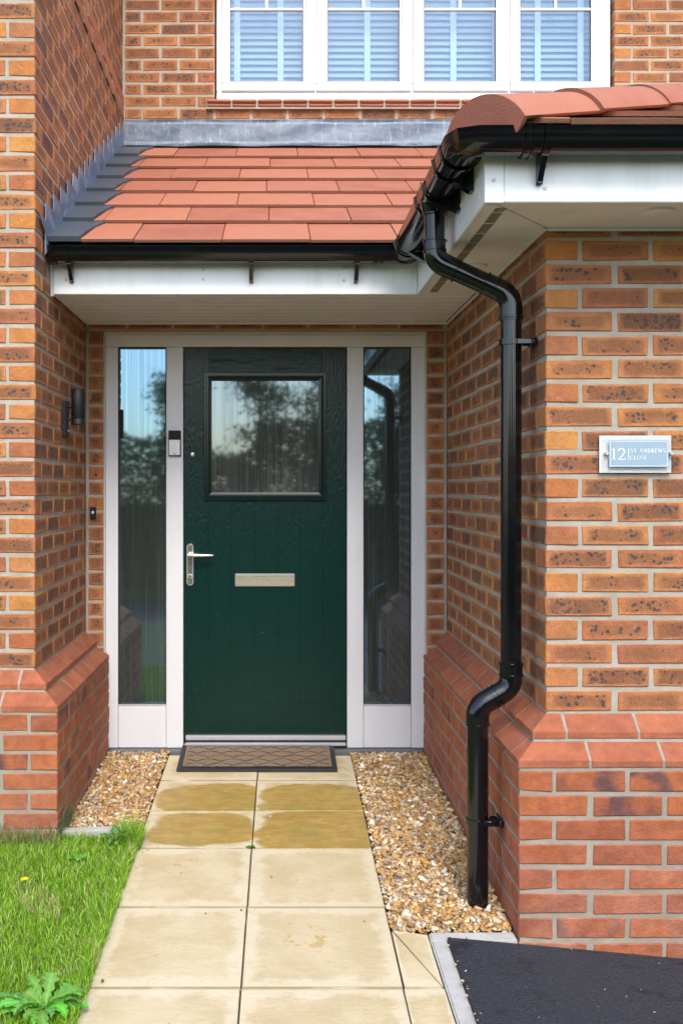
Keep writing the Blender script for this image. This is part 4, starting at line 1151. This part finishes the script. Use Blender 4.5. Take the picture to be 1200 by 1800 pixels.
def glyph(p, ch, x):
    def L(pts, w): p.line([(x+a, b) for a, b in pts], w)
    def A(cx, cy, rx, ry, a0, a1, **k): p.arc(x+cx, cy, rx, ry, a0, a1, **k)
    if ch == 'S': A(.27, .75, .19, .23, 30, 250); A(.27, .27, .22, .25, 85, -150); return .56
    if ch == 'T': L([(.31, 0), (.31, 1)], T); L([(.0, .97), (.62, .97)], N_); L([(.2, .02), (.42, .02)], N_); return .66
    if ch == 'A': L([(.02, -.12), (.36, 1)], N_); L([(.36, 1), (.70, 0)], T); L([(.1, .34), (.6, .34)], N_); return .74
    if ch == 'N': L([(.08, 0), (.08, 1)], N_); L([(.06, 1), (.62, 0)], T); L([(.62, 0), (.62, 1)], N_); return .74
    if ch == 'D': L([(.1, 0), (.1, 1)], T); A(.1, .5, .52, .48, -90, 90); return .70
    if ch == 'R': L([(.1, 0), (.1, 1)], T); A(.12, .74, .3, .24, -90, 90); L([(.24, .5), (.62, 0)], T); return .62
    if ch == 'E': L([(.1, 0), (.1, 1)], T); L([(.1, .97), (.5, .97)], N_); L([(.1, .5), (.42, .5)], N_); L([(.1, .03), (.52, .03)], N_); return .58
    if ch == 'W': L([(0, 1), (.25, 0)], T); L([(.25, 0), (.45, .9)], N_); L([(.45, .9), (.68, 0)], T); L([(.68, 0), (.9, 1)], N_); return .94
    if ch == 'C': A(.45, .5, .42, .5, 50, 310); return .78
    if ch == 'L': L([(.1, 0), (.1, 1)], T); L([(.1, .03), (.5, .03)], N_); return .50
    if ch == 'O': A(.45, .5, .40, .48, 0, 360, n=22); return .92
    if ch == '1': L([(.28, 0), (.28, 1)], .12); L([(.28, 1), (.08, .86)], .06); L([(.08, .02), (.48, .02)], .05); return .62
    if ch == '2': A(.32, .70, .27, .28, 165, -25, wt=.13, wn=.06); L([(.575, .60), (.40, .34), (.05, .03)], [.11, .08, .06]); L([(.04, .03), (.66, .03)], .08); L([(.66, .03), (.69, .18)], .05); return .74
    return .3
def word(s, px, py, hpx, sp=0.0):
    h = hpx/1800*YS; p = Pen(sx(px), sz(py), h); x = 0
    for ch in s: x += glyph(p, ch, x)+sp
    for f in (p,): p.g.put('lettering', M['white_paint'], tsn, fix=True)
    return x
word('12', 1072, 808, 20)
word('ST ANDREWS', 1107, 796, 7.6, .19); word('CLOSE', 1106.5, 808, 7.0, .20)
G().box(sx(1103.2), sx(1104.2), YS-.0020, YS-.0012, sz(808), sz(788)).put('divider_line', M['white_paint'], tsn)
for px in (1065.5, 1179): G().tube([(sx(px), YR+.0, sz(797)), (sx(px), YS-.005, sz(797)), (sx(px), YS-.007, sz(797))], [.0058, .0062, .005], 18).put('stand_off', M['satin'], tsn, True)

# ------------------------------------------------------------------ ground
def gz(y): return -.03*(5.08-y)
def sheet(name, poly, zf, mat, kind='structure', thick=0.03, nsub=1):
    V = [(x, y, zf(x, y)) for x, y in poly]; n = len(V); V += [(a, b, c-thick) for a, b, c in V]
    F = [tuple(range(n)), tuple(range(2*n-1, n-1, -1))]+[(i, n+i, n+(i+1) % n, (i+1) % n) for i in range(n)]
    o = G().add(V, F).put(name, M[mat]); o['kind'] = kind; return o
sheet('ground', [(-90, -90), (90, -90), (90, 60), (-90, 60)], lambda x, y: -.42, 'field')
def lawnz(x, y): return gz(y)+.012-.012*max(0, -x-1)
sheet('lawn', [(-3.2, .4), (-.53, .4), (-.535, 3.985), (-3.2, 3.985)], lambda x, y: gz(y)+.008, 'lawn', thick=.2)
sheet('verge', [(-9, -1.1), (9, -1.1), (9, .36), (-9, .36)], lambda x, y: -.15, 'lawn', thick=.2)
sheet('road', [(-20, -4.2), (20, -4.2), (20, -1.15), (-20, -1.15)], lambda x, y: -.24, 'tarmac', thick=.1)
sheet('far_verge', [(-20, -8), (20, -8), (20, -4.25), (-20, -4.25)], lambda x, y: -.16, 'field', thick=.2)
sheet('gravel_bed', [(-.83, 3.98), (-.527, 3.98), (-.515, 5.10), (-.83, 5.10)], lambda x, y: gz(y)-.016, 'soil', thick=.1)
sheet('gravel_bed', [(.362, 3.19), (.75, 3.19), (.75, 5.10), (.385, 5.10)], lambda x, y: gz(y)-.016, 'soil', thick=.1)
def tz(x, y): return -.066-.093*(x-.75)-.02*(3.1-y)
sheet('driveway', [(.527, .4), (4, .4), (4, 3.135), (.527, 3.12)], tz, 'tarmac', thick=.15)
sheet('path_bed', [(-.525, .4), (.525, .4), (.49, 3.15), (.38, 5.09), (-.522, 5.09)], lambda x, y: gz(y)-.030, 'soil', thick=.1)
# paving slabs
tpa = thing('path', None, None, (0, 4, -.03), kind='structure')
rowsY = [5.080, 4.683, 4.281, 3.869, 3.359, 2.847, 2.340, 1.835, 1.33]
def pedge(y, k): t = (5.08-y)/2.233; return (-.5226+.004*t, -.0755-.017*t, .381-.022*t)[k]
def slab(poly, name='slab', wet=0, drip=0, bev=.004, dz=0.0):
    """poly in x,y; a slab with softened edges"""
    c = Vector((sum(p[0] for p in poly)/len(poly), sum(p[1] for p in poly)/len(poly)))
    n = len(poly); V = []
    for z, ins in ((-.035, 0), (-.004, 0), (-.001, .0015), (0, .0012)):
        for p in poly:
            q = Vector(p); d = (c-q).normalized(); q = q+d*ins*1.41; V.append((q.x, q.y, gz(q.y)+z+dz))
    F = [tuple(range(3*n, 4*n))]
    for k in range(3):
        for i in range(n): F.append((k*n+i, k*n+(i+1) % n, (k+1)*n+(i+1) % n, (k+1)*n+i))
    o = G().add(V, F).put(name, M['slab'], tpa); o['wet'] = float(bool(wet)); o['drip'] = float(drip)
    for kk, vv in zip(('wcx', 'wcy', 'wrx', 'wry'), wet or (.5, .5, .5, .5)): o[kk] = float(vv)
    return o
for i in range(8):
    ya, yb_ = rowsY[i]-.0030, rowsY[i+1]+.0030
    for k in (0, 1):
        g0 = .0016
        slab([(pedge(yb_, k)+g0, yb_), (pedge(yb_, k+1)-g0, yb_), (pedge(ya, k+1)-g0, ya), (pedge(ya, k)+g0, ya)], wet={(1, 0): (.56, .40, .53, .48), (1, 1): (.58, .36, .56, .53), (2, 0): (.54, .50, .48, .47), (2, 1): (.62, .46, .60, .62)}.get((i, k), 0), drip=1 if (i == 3 and k == 0) or (i == 4 and k == 1) else 0, dz=BR.uniform(-.001, .001))
# extra pieces to the right of the path, one split by a crack
slab([(.3625, 2.851), (.4675, 2.851), (.3655, 3.19)], 'slab'); 
slab([(.4705, 2.851), (.4725, 3.165), (.3685, 3.20)], 'slab')
for i in range(5, 8): slab([(pedge(rowsY[i+1], 2)+.001, rowsY[i+1]+.002), (.472, rowsY[i+1]+.002), (.472, rowsY[i]-.002), (pedge(rowsY[i], 2)+.001, rowsY[i]-.002)], 'slab')
# concrete edging
tk = thing('kerb', None, None, (.5, 3, -.06), kind='structure')
def kz_(y, x=0): return gz(y)+.004
def kerb(poly, zo=.004):
    V = [(x, y, gz(y)+zo) for x, y in poly]; n = len(V); V += [(a, b, c-.14) for a, b, c in V]
    F = [tuple(range(n)), tuple(range(2*n-1, n-1, -1))]+[(i, n+i, n+(i+1) % n, (i+1) % n) for i in range(n)]
    o = G().add(V, F).put('kerb_stone', M['concrete'], tk)
    bm = bmesh.new(); bm.from_mesh(o.data); bmesh.ops.bevel(bm, geom=bm.edges, offset=.005, segments=2, affect='EDGES'); bm.to_mesh(o.data); bm.free()
kerb([(.476, 3.122), (.478, 3.175), (.742, 3.178), (.742, 3.127), (.527, 3.122)])
kerb([(.476, 2.28), (.527, 2.28), (.527, 3.119), (.476, 3.119)]); kerb([(.476, 1.35), (.527, 1.35), (.527, 2.276), (.476, 2.276)])
kerb([(-.825, 3.945), (-.54, 3.975), (-.54, 4.015), (-.825, 3.985)], .036)

# ------------------------------------------------------------------ gravel
def hulls(n=14):
    out = []
    for i in range(n):
        bm = bmesh.new(); sx_, sy_, sz_ = rng.uniform(.75, 1.25), rng.uniform(.6, .95), rng.uniform(.38, .62)
        for _ in range(15):
            v = rng.normal(size=3); v /= np.linalg.norm(v); v = np.sign(v)*np.abs(v)**.8; bm.verts.new((v[0]*sx_, v[1]*sy_, v[2]*sz_))
        r = bmesh.ops.convex_hull(bm, input=bm.verts); bmesh.ops.delete(bm, geom=[g for g in r['geom_interior'] if isinstance(g, bmesh.types.BMVert)], context='VERTS')
        bmesh.ops.triangulate(bm, faces=bm.faces)
        bm.verts.index_update()
        out.append((np.array([v.co[:] for v in bm.verts]), np.array([[v.index for v in f.verts] for f in bm.faces]))); bm.free()
    return out
HU = hulls()
PAL = np.array([(.42, .25, .095), (.50, .34, .16), (.30, .16, .06), (.58, .47, .30), (.66, .60, .48), (.40, .22, .07), (.36, .30, .23), (.20, .12, .07), (.52, .28, .08), (.70, .68, .62), (.22, .21, .21), (.45, .28, .18)])
PW = np.array([.17, .17, .12, .12, .06, .10, .07, .06, .05, .02, .02, .04]); PW = PW/PW.sum()
def stones(name, inside, box, zf, pitch=.0138):
    Vs = []; Fs = []; Cs = []; off = 0
    x0, x1, y0, y1 = box
    for layer in range(3):
        for x in np.arange(x0, x1, pitch*(1 if layer < 2 else 2.2)):
            for y in np.arange(y0, y1, pitch*(1 if layer < 2 else 2.2)):
                px = x+rng.uniform(-.6, .6)*pitch; py = y+rng.uniform(-.6, .6)*pitch
                if not inside(px, py): continue
                h, f = HU[rng.integers(len(HU))]; s = (rng.uniform(.0070, .0130) if layer < 2 else rng.uniform(.0105, .0175))
                if name == 'grit': s *= .35
                a = rng.uniform(0, 6.283); tl_ = rng.normal(0, .45, 2)
                m = np.array(Matrix.Rotation(a, 3, 'Z') @ Matrix.Rotation(tl_[0], 3, 'X') @ Matrix.Rotation(tl_[1], 3, 'Y'))
                v = (h*s) @ m.T + np.array([px, py, zf(px, py)-.006+layer*.0045+rng.uniform(-.002, .003)])
                Vs.append(v); Fs.append(f+off); off += len(v)
                c = PAL[rng.choice(len(PAL), p=PW)]*rng.uniform(.75, 1.35); Cs.append(np.repeat(np.append(c, 1)[None], len(v), 0))
    V = np.vstack(Vs); F = np.vstack(Fs); C = np.vstack(Cs)
    me = bpy.data.meshes.new(name); me.vertices.add(len(V)); me.vertices.foreach_set('co', V.astype(np.float32).ravel())
    me.loops.add(F.size); me.loops.foreach_set('vertex_index', F.astype(np.int32).ravel())
    me.polygons.add(len(F)); me.polygons.foreach_set('loop_start', np.arange(0, F.size, 3, dtype=np.int32))
    me.update(calc_edges=True); me.validate(); set_attr(me, 'col', 'FLOAT_COLOR', C); me.materials.append(M['gravel'])
    o = bpy.data.objects.new(name, me); COL.objects.link(o); o['kind'] = 'stuff'; return o
o = stones('gravel', lambda x, y: x > pedge(y, 2)+.004 and x < .741 and y > 3.185+max(0, .45-x)*.0 and not (y < 3.21 and x < .46 and (y-3.195) < -.4*(x-.375)), (.365, .745, 3.18, 5.085), lambda x, y: gz(y)+.004+.012*max(0, (y-4.6)))
tag(o, 'golden gravel between the paved path and the right brick wall, around the drainpipe foot', 'gravel')
o = stones('gravel', lambda x, y: x < pedge(y, 0)-.004 and x > -.822 and y > 3.99+.1*(x+.82), (-.825, -.51, 3.985, 5.085), lambda x, y: gz(y)+.006+.03*max(0, 4.3-y)+.012*max(0, (y-4.6)))
tag(o, 'golden gravel between the left brick wall and the paved path', 'gravel')
for (px, py, n_, nm) in ((162, 1681, 1, ''), ):
    h, f = HU[3]; s = .011
    o = obj('pebble', [Vector((bx(px, 3.02)+q[0]*s, 3.02+q[1]*s, gz(3.02)+.012+q[2]*s)) for q in h], [tuple(int(i) for i in t) for t in f], M['white_paint'])
    tag(o, 'small white pebble in the grass at the left edge of the path', 'pebble')

o = stones('grit', lambda x, y: rng.uniform() < .012+.25*math.exp(-(3.12-y)/.012)+.2*math.exp(-(x-.53)/.01), (.53, 1.7, 2.4, 3.115), lambda x, y: tz(x, y)+.004, .02)
tag(o, 'loose grit scattered along the edges of the dark tarmac', 'grit')
o = stones('grit', lambda x, y: rng.uniform() < .006, (-.50, .36, 2.5, 4.75), lambda x, y: gz(y)+.003, .02)
tag(o, 'few stray gravel chips lying on the paving slabs', 'grit')
# ------------------------------------------------------------------ grass
def grass(name, n, region, zf, hmean, cols, cw, width=.0022, tuft=None, kind='stuff'):
    x = np.empty(0); y = np.empty(0)
    while len(x) < n:
        a = rng.uniform(region[0], region[1], n); b = rng.uniform(region[2], region[3], n)
        k = np.ones(n, bool) if tuft is None else rng.uniform(size=n) < tuft(a, b)
        x = np.append(x, a[k]); y = np.append(y, b[k])
    x = x[:n]; y = y[:n]
    h = hmean*rng.gamma(5, .2, n).clip(.35, 2.2); an = rng.uniform(0, 6.283, n); ln = rng.uniform(.1, .9, n)*h
    dx_ = np.cos(an)*ln; dy_ = np.sin(an)*ln; wa = rng.uniform(0, 6.283, n); wx = np.cos(wa)*width/2; wy = np.sin(wa)*width/2
    z = np.array([zf(a, b) for a, b in zip(x, y)])
    P = np.zeros((n, 5, 3)); 
    P[:, 0] = np.stack([x-wx, y-wy, z-.004], 1); P[:, 1] = np.stack([x+wx, y+wy, z-.004], 1)
    P[:, 2] = np.stack([x-wx*.8+dx_*.35, y-wy*.8+dy_*.35, z+h*.6], 1); P[:, 3] = np.stack([x+wx*.8+dx_*.35, y+wy*.8+dy_*.35, z+h*.6], 1)
    P[:, 4] = np.stack([x+dx_, y+dy_, z+h*np.sqrt(np.clip(1-(ln/h)**2*.55, .2, 1))], 1)
    b = (np.arange(n)*5)[:, None]; F = np.concatenate([b+np.array([[0, 1, 3]]), b+np.array([[0, 3, 2]]), b+np.array([[2, 3, 4]])], 0)
    pick = rng.choice(len(cols), n, p=cw)
    # patches of drier grass
    pa = np.sin(x*9+2.1)*np.cos(y*7.3+.4)+.5*np.sin(x*23+y*17); dry = (pa > .8) & (rng.uniform(size=n) < .35)
    pick = np.where(dry, len(cols)-1, pick)
    c = np.array(cols)[pick]*rng.uniform(.7, 1.25, (n, 1)); C = np.repeat(np.concatenate([c, np.ones((n, 1))], 1)[:, None], 5, 1); C[:, :2, :3] *= .75  # blade feet darkened, shade between the blades put into the colour
    me = bpy.data.meshes.new(name); me.vertices.add(n*5); me.vertices.foreach_set('co', P.astype(np.float32).ravel())
    me.loops.add(F.size); me.loops.foreach_set('vertex_index', F.astype(np.int32).ravel()); me.polygons.add(len(F)); me.polygons.foreach_set('loop_start', np.arange(0, F.size, 3, dtype=np.int32))
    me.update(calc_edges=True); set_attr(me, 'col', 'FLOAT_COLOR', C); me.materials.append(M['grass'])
    o = bpy.data.objects.new(name, me); COL.objects.link(o); o['kind'] = kind; return o
GC = [(.18, .40, .015), (.29, .54, .025), (.48, .68, .12), (.08, .22, .01), (.58, .52, .26)]
GW = [.30, .34, .18, .10, .08]
g1 = grass('grass', 85000, (-1.75, -.520, 2.35, 3.94), lambda a, b: gz(b)+.008, .025, GC, GW, width=.0025, tuft=lambda a, b: np.where((a > -.535+.012*np.sin(b*31)), .35, 1.0))
tag(g1, 'bright green lawn grass at the left of the path below the left brick wall', 'grass')
g2 = grass('grass', 9000, (-3.1, -1.75, 1.6, 3.94), lambda a, b: gz(b)+.008, .04, GC, GW, width=.004)
tag(g2, 'lawn grass beyond the left edge of the view', 'grass')
g6 = grass('grass_tuft', 5200, (-.545, -.512, 2.3, 3.92), lambda a, b: gz(b)+.002, .034, GC, GW)
tag(g6, 'grass overhanging the left edge of the paving slabs', 'grass')
# longer tufts along the wall, the edging and the path edge
g3 = grass('grass_tuft', 1500, (-.60, -.505, 3.84, 3.97), lambda a, b: gz(b)+.0, .062, GC, GW)
tag(g3, 'longer green tuft flopping over the path corner beside the left gravel', 'grass')
g4 = grass('grass_tuft', 500, (-.835, -.818, 3.90, 4.12), lambda a, b: gz(b)+.0, .085, [(.14, .17, .07), (.25, .25, .12), (.10, .12, .05)], [.5, .3, .2])
tag(g4, 'thin wispy grass growing up the foot of the left brick corner', 'grass')
g5 = grass('grass_tuft', 2600, (-1.4, -.82, 3.84, 3.915), lambda a, b: gz(b)+.008, .05, [(.30, .30, .13), (.16, .22, .05), (.42, .38, .22)], [.4, .35, .25])
tag(g5, 'dry straw-coloured grass along the foot of the left brick wall', 'grass')

# ------------------------------------------------------------------ weeds
def leaf_mesh(L, W, lobes, curl, col, seed, twist=0.0):
    r = random.Random(seed); n = 16; V = []; F = []; C = []
    for i in range(n+1):
        t = i/n; prof = math.sin(math.pi*min(1, .06+t*.94)**.75)**.75 if t < 1 else .02
        w = W*prof*(.35+.65*min(1, t*1.8)); 
        w *= 1-(.58 if lobes else .08)*abs(math.sin(t*math.pi*(lobes or 3)))*(1 if t < .8 else .3)
        x = L*t*math.cos(curl*t); z = L*t*(.62-.75*t*curl)+r.uniform(-.002, .002)
        dz_ = .16*w*math.sin(t*9+seed)
        V += [(x, w, z+.18*w+dz_), (x, w*.45, z+.05*w), (x, 0, z-.05*w), (x, -w*.45, z+.05*w), (x, -w, z+.18*w-dz_)]
        for k in range(5):
            m_ = 1.35 if k == 2 else r.uniform(.85, 1.1); C.append((col[0]*m_, col[1]*m_, col[2]*m_, 1))
    for i in range(n):
        for k in range(4): a = i*5+k; F.append((a, a+1, a+6, a+5))
    me = mesh('leaf', V, F, M['leaf'], True); set_attr(me, 'col', 'FLOAT_COLOR', C); return me
def rosette(name, label, x, y, z, n, L, W, lobes, col, seed, tilt=(.1, .7)):
    t = thing(name, label, 'weed', (x, y, z)); r = random.Random(seed)
    for i in range(n):
        cc = tuple(q*r.uniform(.75, 1.25) for q in col); me = leaf_mesh(L*r.uniform(.7, 1.12), W*r.uniform(.8, 1.2), lobes, r.uniform(.55, .95), cc, seed+i)
        o = link('leaf', me, t, (x, y, z)); o.rotation_euler = (r.uniform(-.3, .3), -r.uniform(*tilt), i*2.399+r.uniform(-.2, .2))
    return t
yw = 2.70
rosette('dandelion_plant', 'large jagged-leaved weed in the lawn at the bottom left corner by the path', bx(78, yw), yw, gz(yw)+.02, 26, .155, .027, 6, (.15, .42, .07), 11, (-.25, .3))
yw = 3.86
rosette('dock_weed', 'broad-leaved green weed by the concrete edging of the left gravel', bx(205, yw), yw, gz(yw)+.03, 9, .085, .022, 2, (.08, .24, .05), 31, (0, .6))
yw = 3.70
rosette('clover_weed', 'pale green three-leaved weed in the grass near the left brick corner', bx(138, yw), yw, gz(yw)+.02, 5, .05, .017, 0, (.15, .34, .05), 57, (0, .5))
yw = 3.875
rosette('crack_weed', 'tiny green weed growing in the joint between the paving slabs', bx(440, yw), yw, gz(yw)-.002, 9, .030, .006, 0, (.08, .22, .03), 71, (-.1, .3))
yw = 3.42; fxp = bx(44, yw)
tb_ = thing('buttercup', 'single yellow flower standing in the lawn on the left', 'flower', (fxp, yw, gz(yw)))
G().tube([(fxp+.006, yw, gz(yw)), (fxp+.002, yw, gz(yw)+.04), (fxp, yw, gz(yw)+.062)], .0011, 6).put('stem', M['lawn'], tb_)
for i in range(5):
    a = i*R(72)+.3; me = leaf_mesh(.015, .0085, 0, .2, (.8, .5, .01), 90+i); me.materials[0] = M['petal']
    o = link('petal', me, tb_, (fxp, yw, gz(yw)+.062)); o.rotation_euler = (0, 0, a)
# bits of dead leaf on the path edge
for i, (px, py, d) in enumerate(((227, 1516, 3.72), (180, 1731, 2.87))):
    x = bx(px, d); me = leaf_mesh(.016, .005, 0, .4, (.12, .06, .02), 130+i); me.materials[0] = M['bark']
    o = link('dead_leaf', me, None, (x, d, gz(d)+.004)); o.rotation_euler = (.2, .3, i*1.7)
    tag(o, ('curled brown dead leaf halfway along the left edge of the path', 'curled brown dead leaf near the big jagged weed at the path edge')[i], 'leaf')

# ------------------------------------------------------------------ doormat
tm = thing('doormat', 'brown coir doormat with black rubber edges on the step before the green door', 'doormat', (-.08, 4.95, gz(4.95)))
mz = lambda y: gz(y)+.002+(y-4.803)*.075
def mslab(name, x0, x1, y0, y1, z0, z1, mat, par=tm):
    V = [(x, y, mz(y)+z) for z in (z0, z1) for y in (y0, y1) for x in (x0, x1)]
    return G().add(V, [(0, 2, 3, 1), (4, 5, 7, 6), (0, 1, 5, 4), (2, 6, 7, 3), (0, 4, 6, 2), (1, 3, 7, 5)]).put(name, M[mat], par)
MX0, MX1, MY0, MY1 = -.458, .296, 4.803, 5.115
mslab('rubber_base', MX0, MX1, MY0, MY1, 0, .007, 'rubber')
for q in ((MX0, MX1, MY0, MY0+.024), (MX0, MX1, MY1-.018, MY1), (MX0, MX0+.022, MY0+.0245, MY1-.0185), (MX1-.022, MX1, MY0+.0245, MY1-.0185)): mslab('rubber_edge', *q, .0072, .014, 'rubber')
cx0, cx1, cy0, cy1 = MX0+.024, MX1-.024, MY0+.026, MY1-.020
# coir field: cushion of short fibres between scalloped rubber lines
nx, ny = 150, 56; V = []; F = []
def fan(x, y):
    u = (x-cx0)/.118; v = (y-cy0)/.052; r = math.floor(v); uu = u+(.5 if int(r) % 2 else 0); fx_ = uu-math.floor(uu)-.5; fy = v-r
    return min(abs(fy-(.95-2.6*fx_*fx_)), abs(fy-(1.95-2.6*fx_*fx_)))
for j in range(ny+1):
    for i in range(nx+1):
        x = cx0+(cx1-cx0)*i/nx; y = cy0+(cy1-cy0)*j/ny; f = fan(x, y)
        V.append((x, y, mz(y)+.0165+.0016*BR.uniform(-1, 1)-(.006 if f < .10 else 0)))
for j in range(ny):
    for i in range(nx): a = j*(nx+1)+i; F.append((a, a+1, a+nx+2, a+nx+1))
G().add(V, F).put('coir_field', M['coir'], tm, fix=False)
g = G()
for r_ in range(-1, 6):
    for c_ in range(-1, 8):
        pts = []
        for q in range(9):
            f = -.5+q/8; x = cx0+(c_+.5+f-(.5 if r_ % 2 else 0))*.118; y = cy0+(r_+.95-2.6*f*f)*.052
            if cx0+.003 < x < cx1-.003 and cy0+.003 < y < cy1-.003: pts.append((x, y, mz(y)+.0155))
        for p, q in zip(pts, pts[1:]): g.cyl(p, q, .0016, n=5, caps=False)
g.put('rubber_lines', M['rubber'], tm)

# ------------------------------------------------------------------ what the panes mirror: hedge and trees across the road
def leaves(name, n, centre, spread, size, cols, parent=None, shape=None):
    P = shape(n) if shape else rng.normal(size=(n, 3))*np.array(spread)+np.array(centre)
    s = rng.uniform(.6, 1.3, n)*size; a = rng.normal(size=(n, 3)); a /= np.linalg.norm(a, axis=1)[:, None]; b = np.cross(a, rng.normal(size=(n, 3))); b /= np.linalg.norm(b, axis=1)[:, None]
    V = np.stack([P-a*s[:, None], P+b*s[:, None]*.42, P+a*s[:, None], P-b*s[:, None]*.42], 1)
    F = np.arange(n*4).reshape(n, 4); c = np.array(cols)[rng.integers(len(cols), size=n)]*rng.uniform(.7, 1.3, (n, 1)); C = np.repeat(np.concatenate([c, np.ones((n, 1))], 1)[:, None], 4, 1)
    me = bpy.data.meshes.new(name); me.vertices.add(n*4); me.vertices.foreach_set('co', V.astype(np.float32).ravel())
    me.loops.add(n*4); me.loops.foreach_set('vertex_index', F.astype(np.int32).ravel()); me.polygons.add(n); me.polygons.foreach_set('loop_start', np.arange(0, n*4, 4, dtype=np.int32))
    me.update(calc_edges=True); set_attr(me, 'col', 'FLOAT_COLOR', C); me.materials.append(M['leaf'])
    o = bpy.data.objects.new(name, me); COL.objects.link(o)
    if parent: o.parent = parent; o.location = -Vector(parent.location)
    return o
LC = [(.06, .10, .03), (.08, .13, .04), (.05, .075, .03), (.11, .14, .06)]
def hshape(n):
    x = rng.uniform(-9, 9, n); top = 2.15+.22*np.sin(x*1.7)+.15*np.sin(x*4.1+1); z = -.15+(top+.15)*rng.uniform(0, 1, n)**.8
    y = -5.2+rng.choice([-1, 1], n)*rng.uniform(.25, .5, n)+.1*np.sin(x*5+z*4); return np.stack([x, y, z], 1)
hg = leaves('hedge', 80000, None, None, .05, LC, shape=hshape); hg['kind'] = 'stuff'; tag(hg, 'long dark hedge across the road, seen mirrored in the door panes', 'hedge')
core = G().box(-9, 9, -5.35, -5.05, -.2, 1.1).put('hedge_core', M['bark'], None); core.parent = hg
TL = ['slim leafy sapling mirrored in the left side pane', 'twiggy young tree mirrored in the door window', 'bushy tree mirrored right of the door window', 'leafy tree mirrored in the right side pane', 'tall bush beyond the left end of the view', 'tall bush beyond the right end of the view']
for i, (x, y, h, sp) in enumerate(((-1.55, -5.2, 3.1, .55), (-.25, -5.4, 3.5, .7), (.75, -5.6, 3.4, .7), (1.95, -5.3, 3.0, .6), (-4.2, -5.8, 3.6, 1.1), (4.4, -5.7, 3.6, 1.1))):
    t = thing('tree', TL[i], 'tree', (x, y, -.2)); g = G(); r = random.Random(i+5)
    g.tube([(x, y, -.2), (x+.05, y, 1.4), (x+.02, y+.05, h*.8), (x+.08, y, h)], [.05, .04, .02, .008], 8)
    tips = []
    for k in range(26):
        z0 = r.uniform(1.1, h*.92); a = r.uniform(0, 6.28); l = sp*r.uniform(.5, 1.1)*(1.15-z0/h*.75); e = (x+math.cos(a)*l, y+math.sin(a)*l, z0+l*r.uniform(.5, 1)); g.tube([(x+.04, y, z0), lerp((x+.04, y, z0), e, .5), e], [.016, .010, .004], 6); tips += [lerp((x+.04, y, z0), e, q) for q in (.45, .65, .85, 1.0)]
    g.put('trunk', M['bark'], t, True)
    T_ = np.array([list(p) for p in tips])
    def cs(n): return T_[rng.integers(len(T_), size=n)]+rng.normal(size=(n, 3))*.11
    c = leaves('crown', 3600, None, None, .045, [(.10, .15, .05), (.14, .19, .08), (.07, .11, .04)], t, cs)
    c.location = -Vector(t.location)
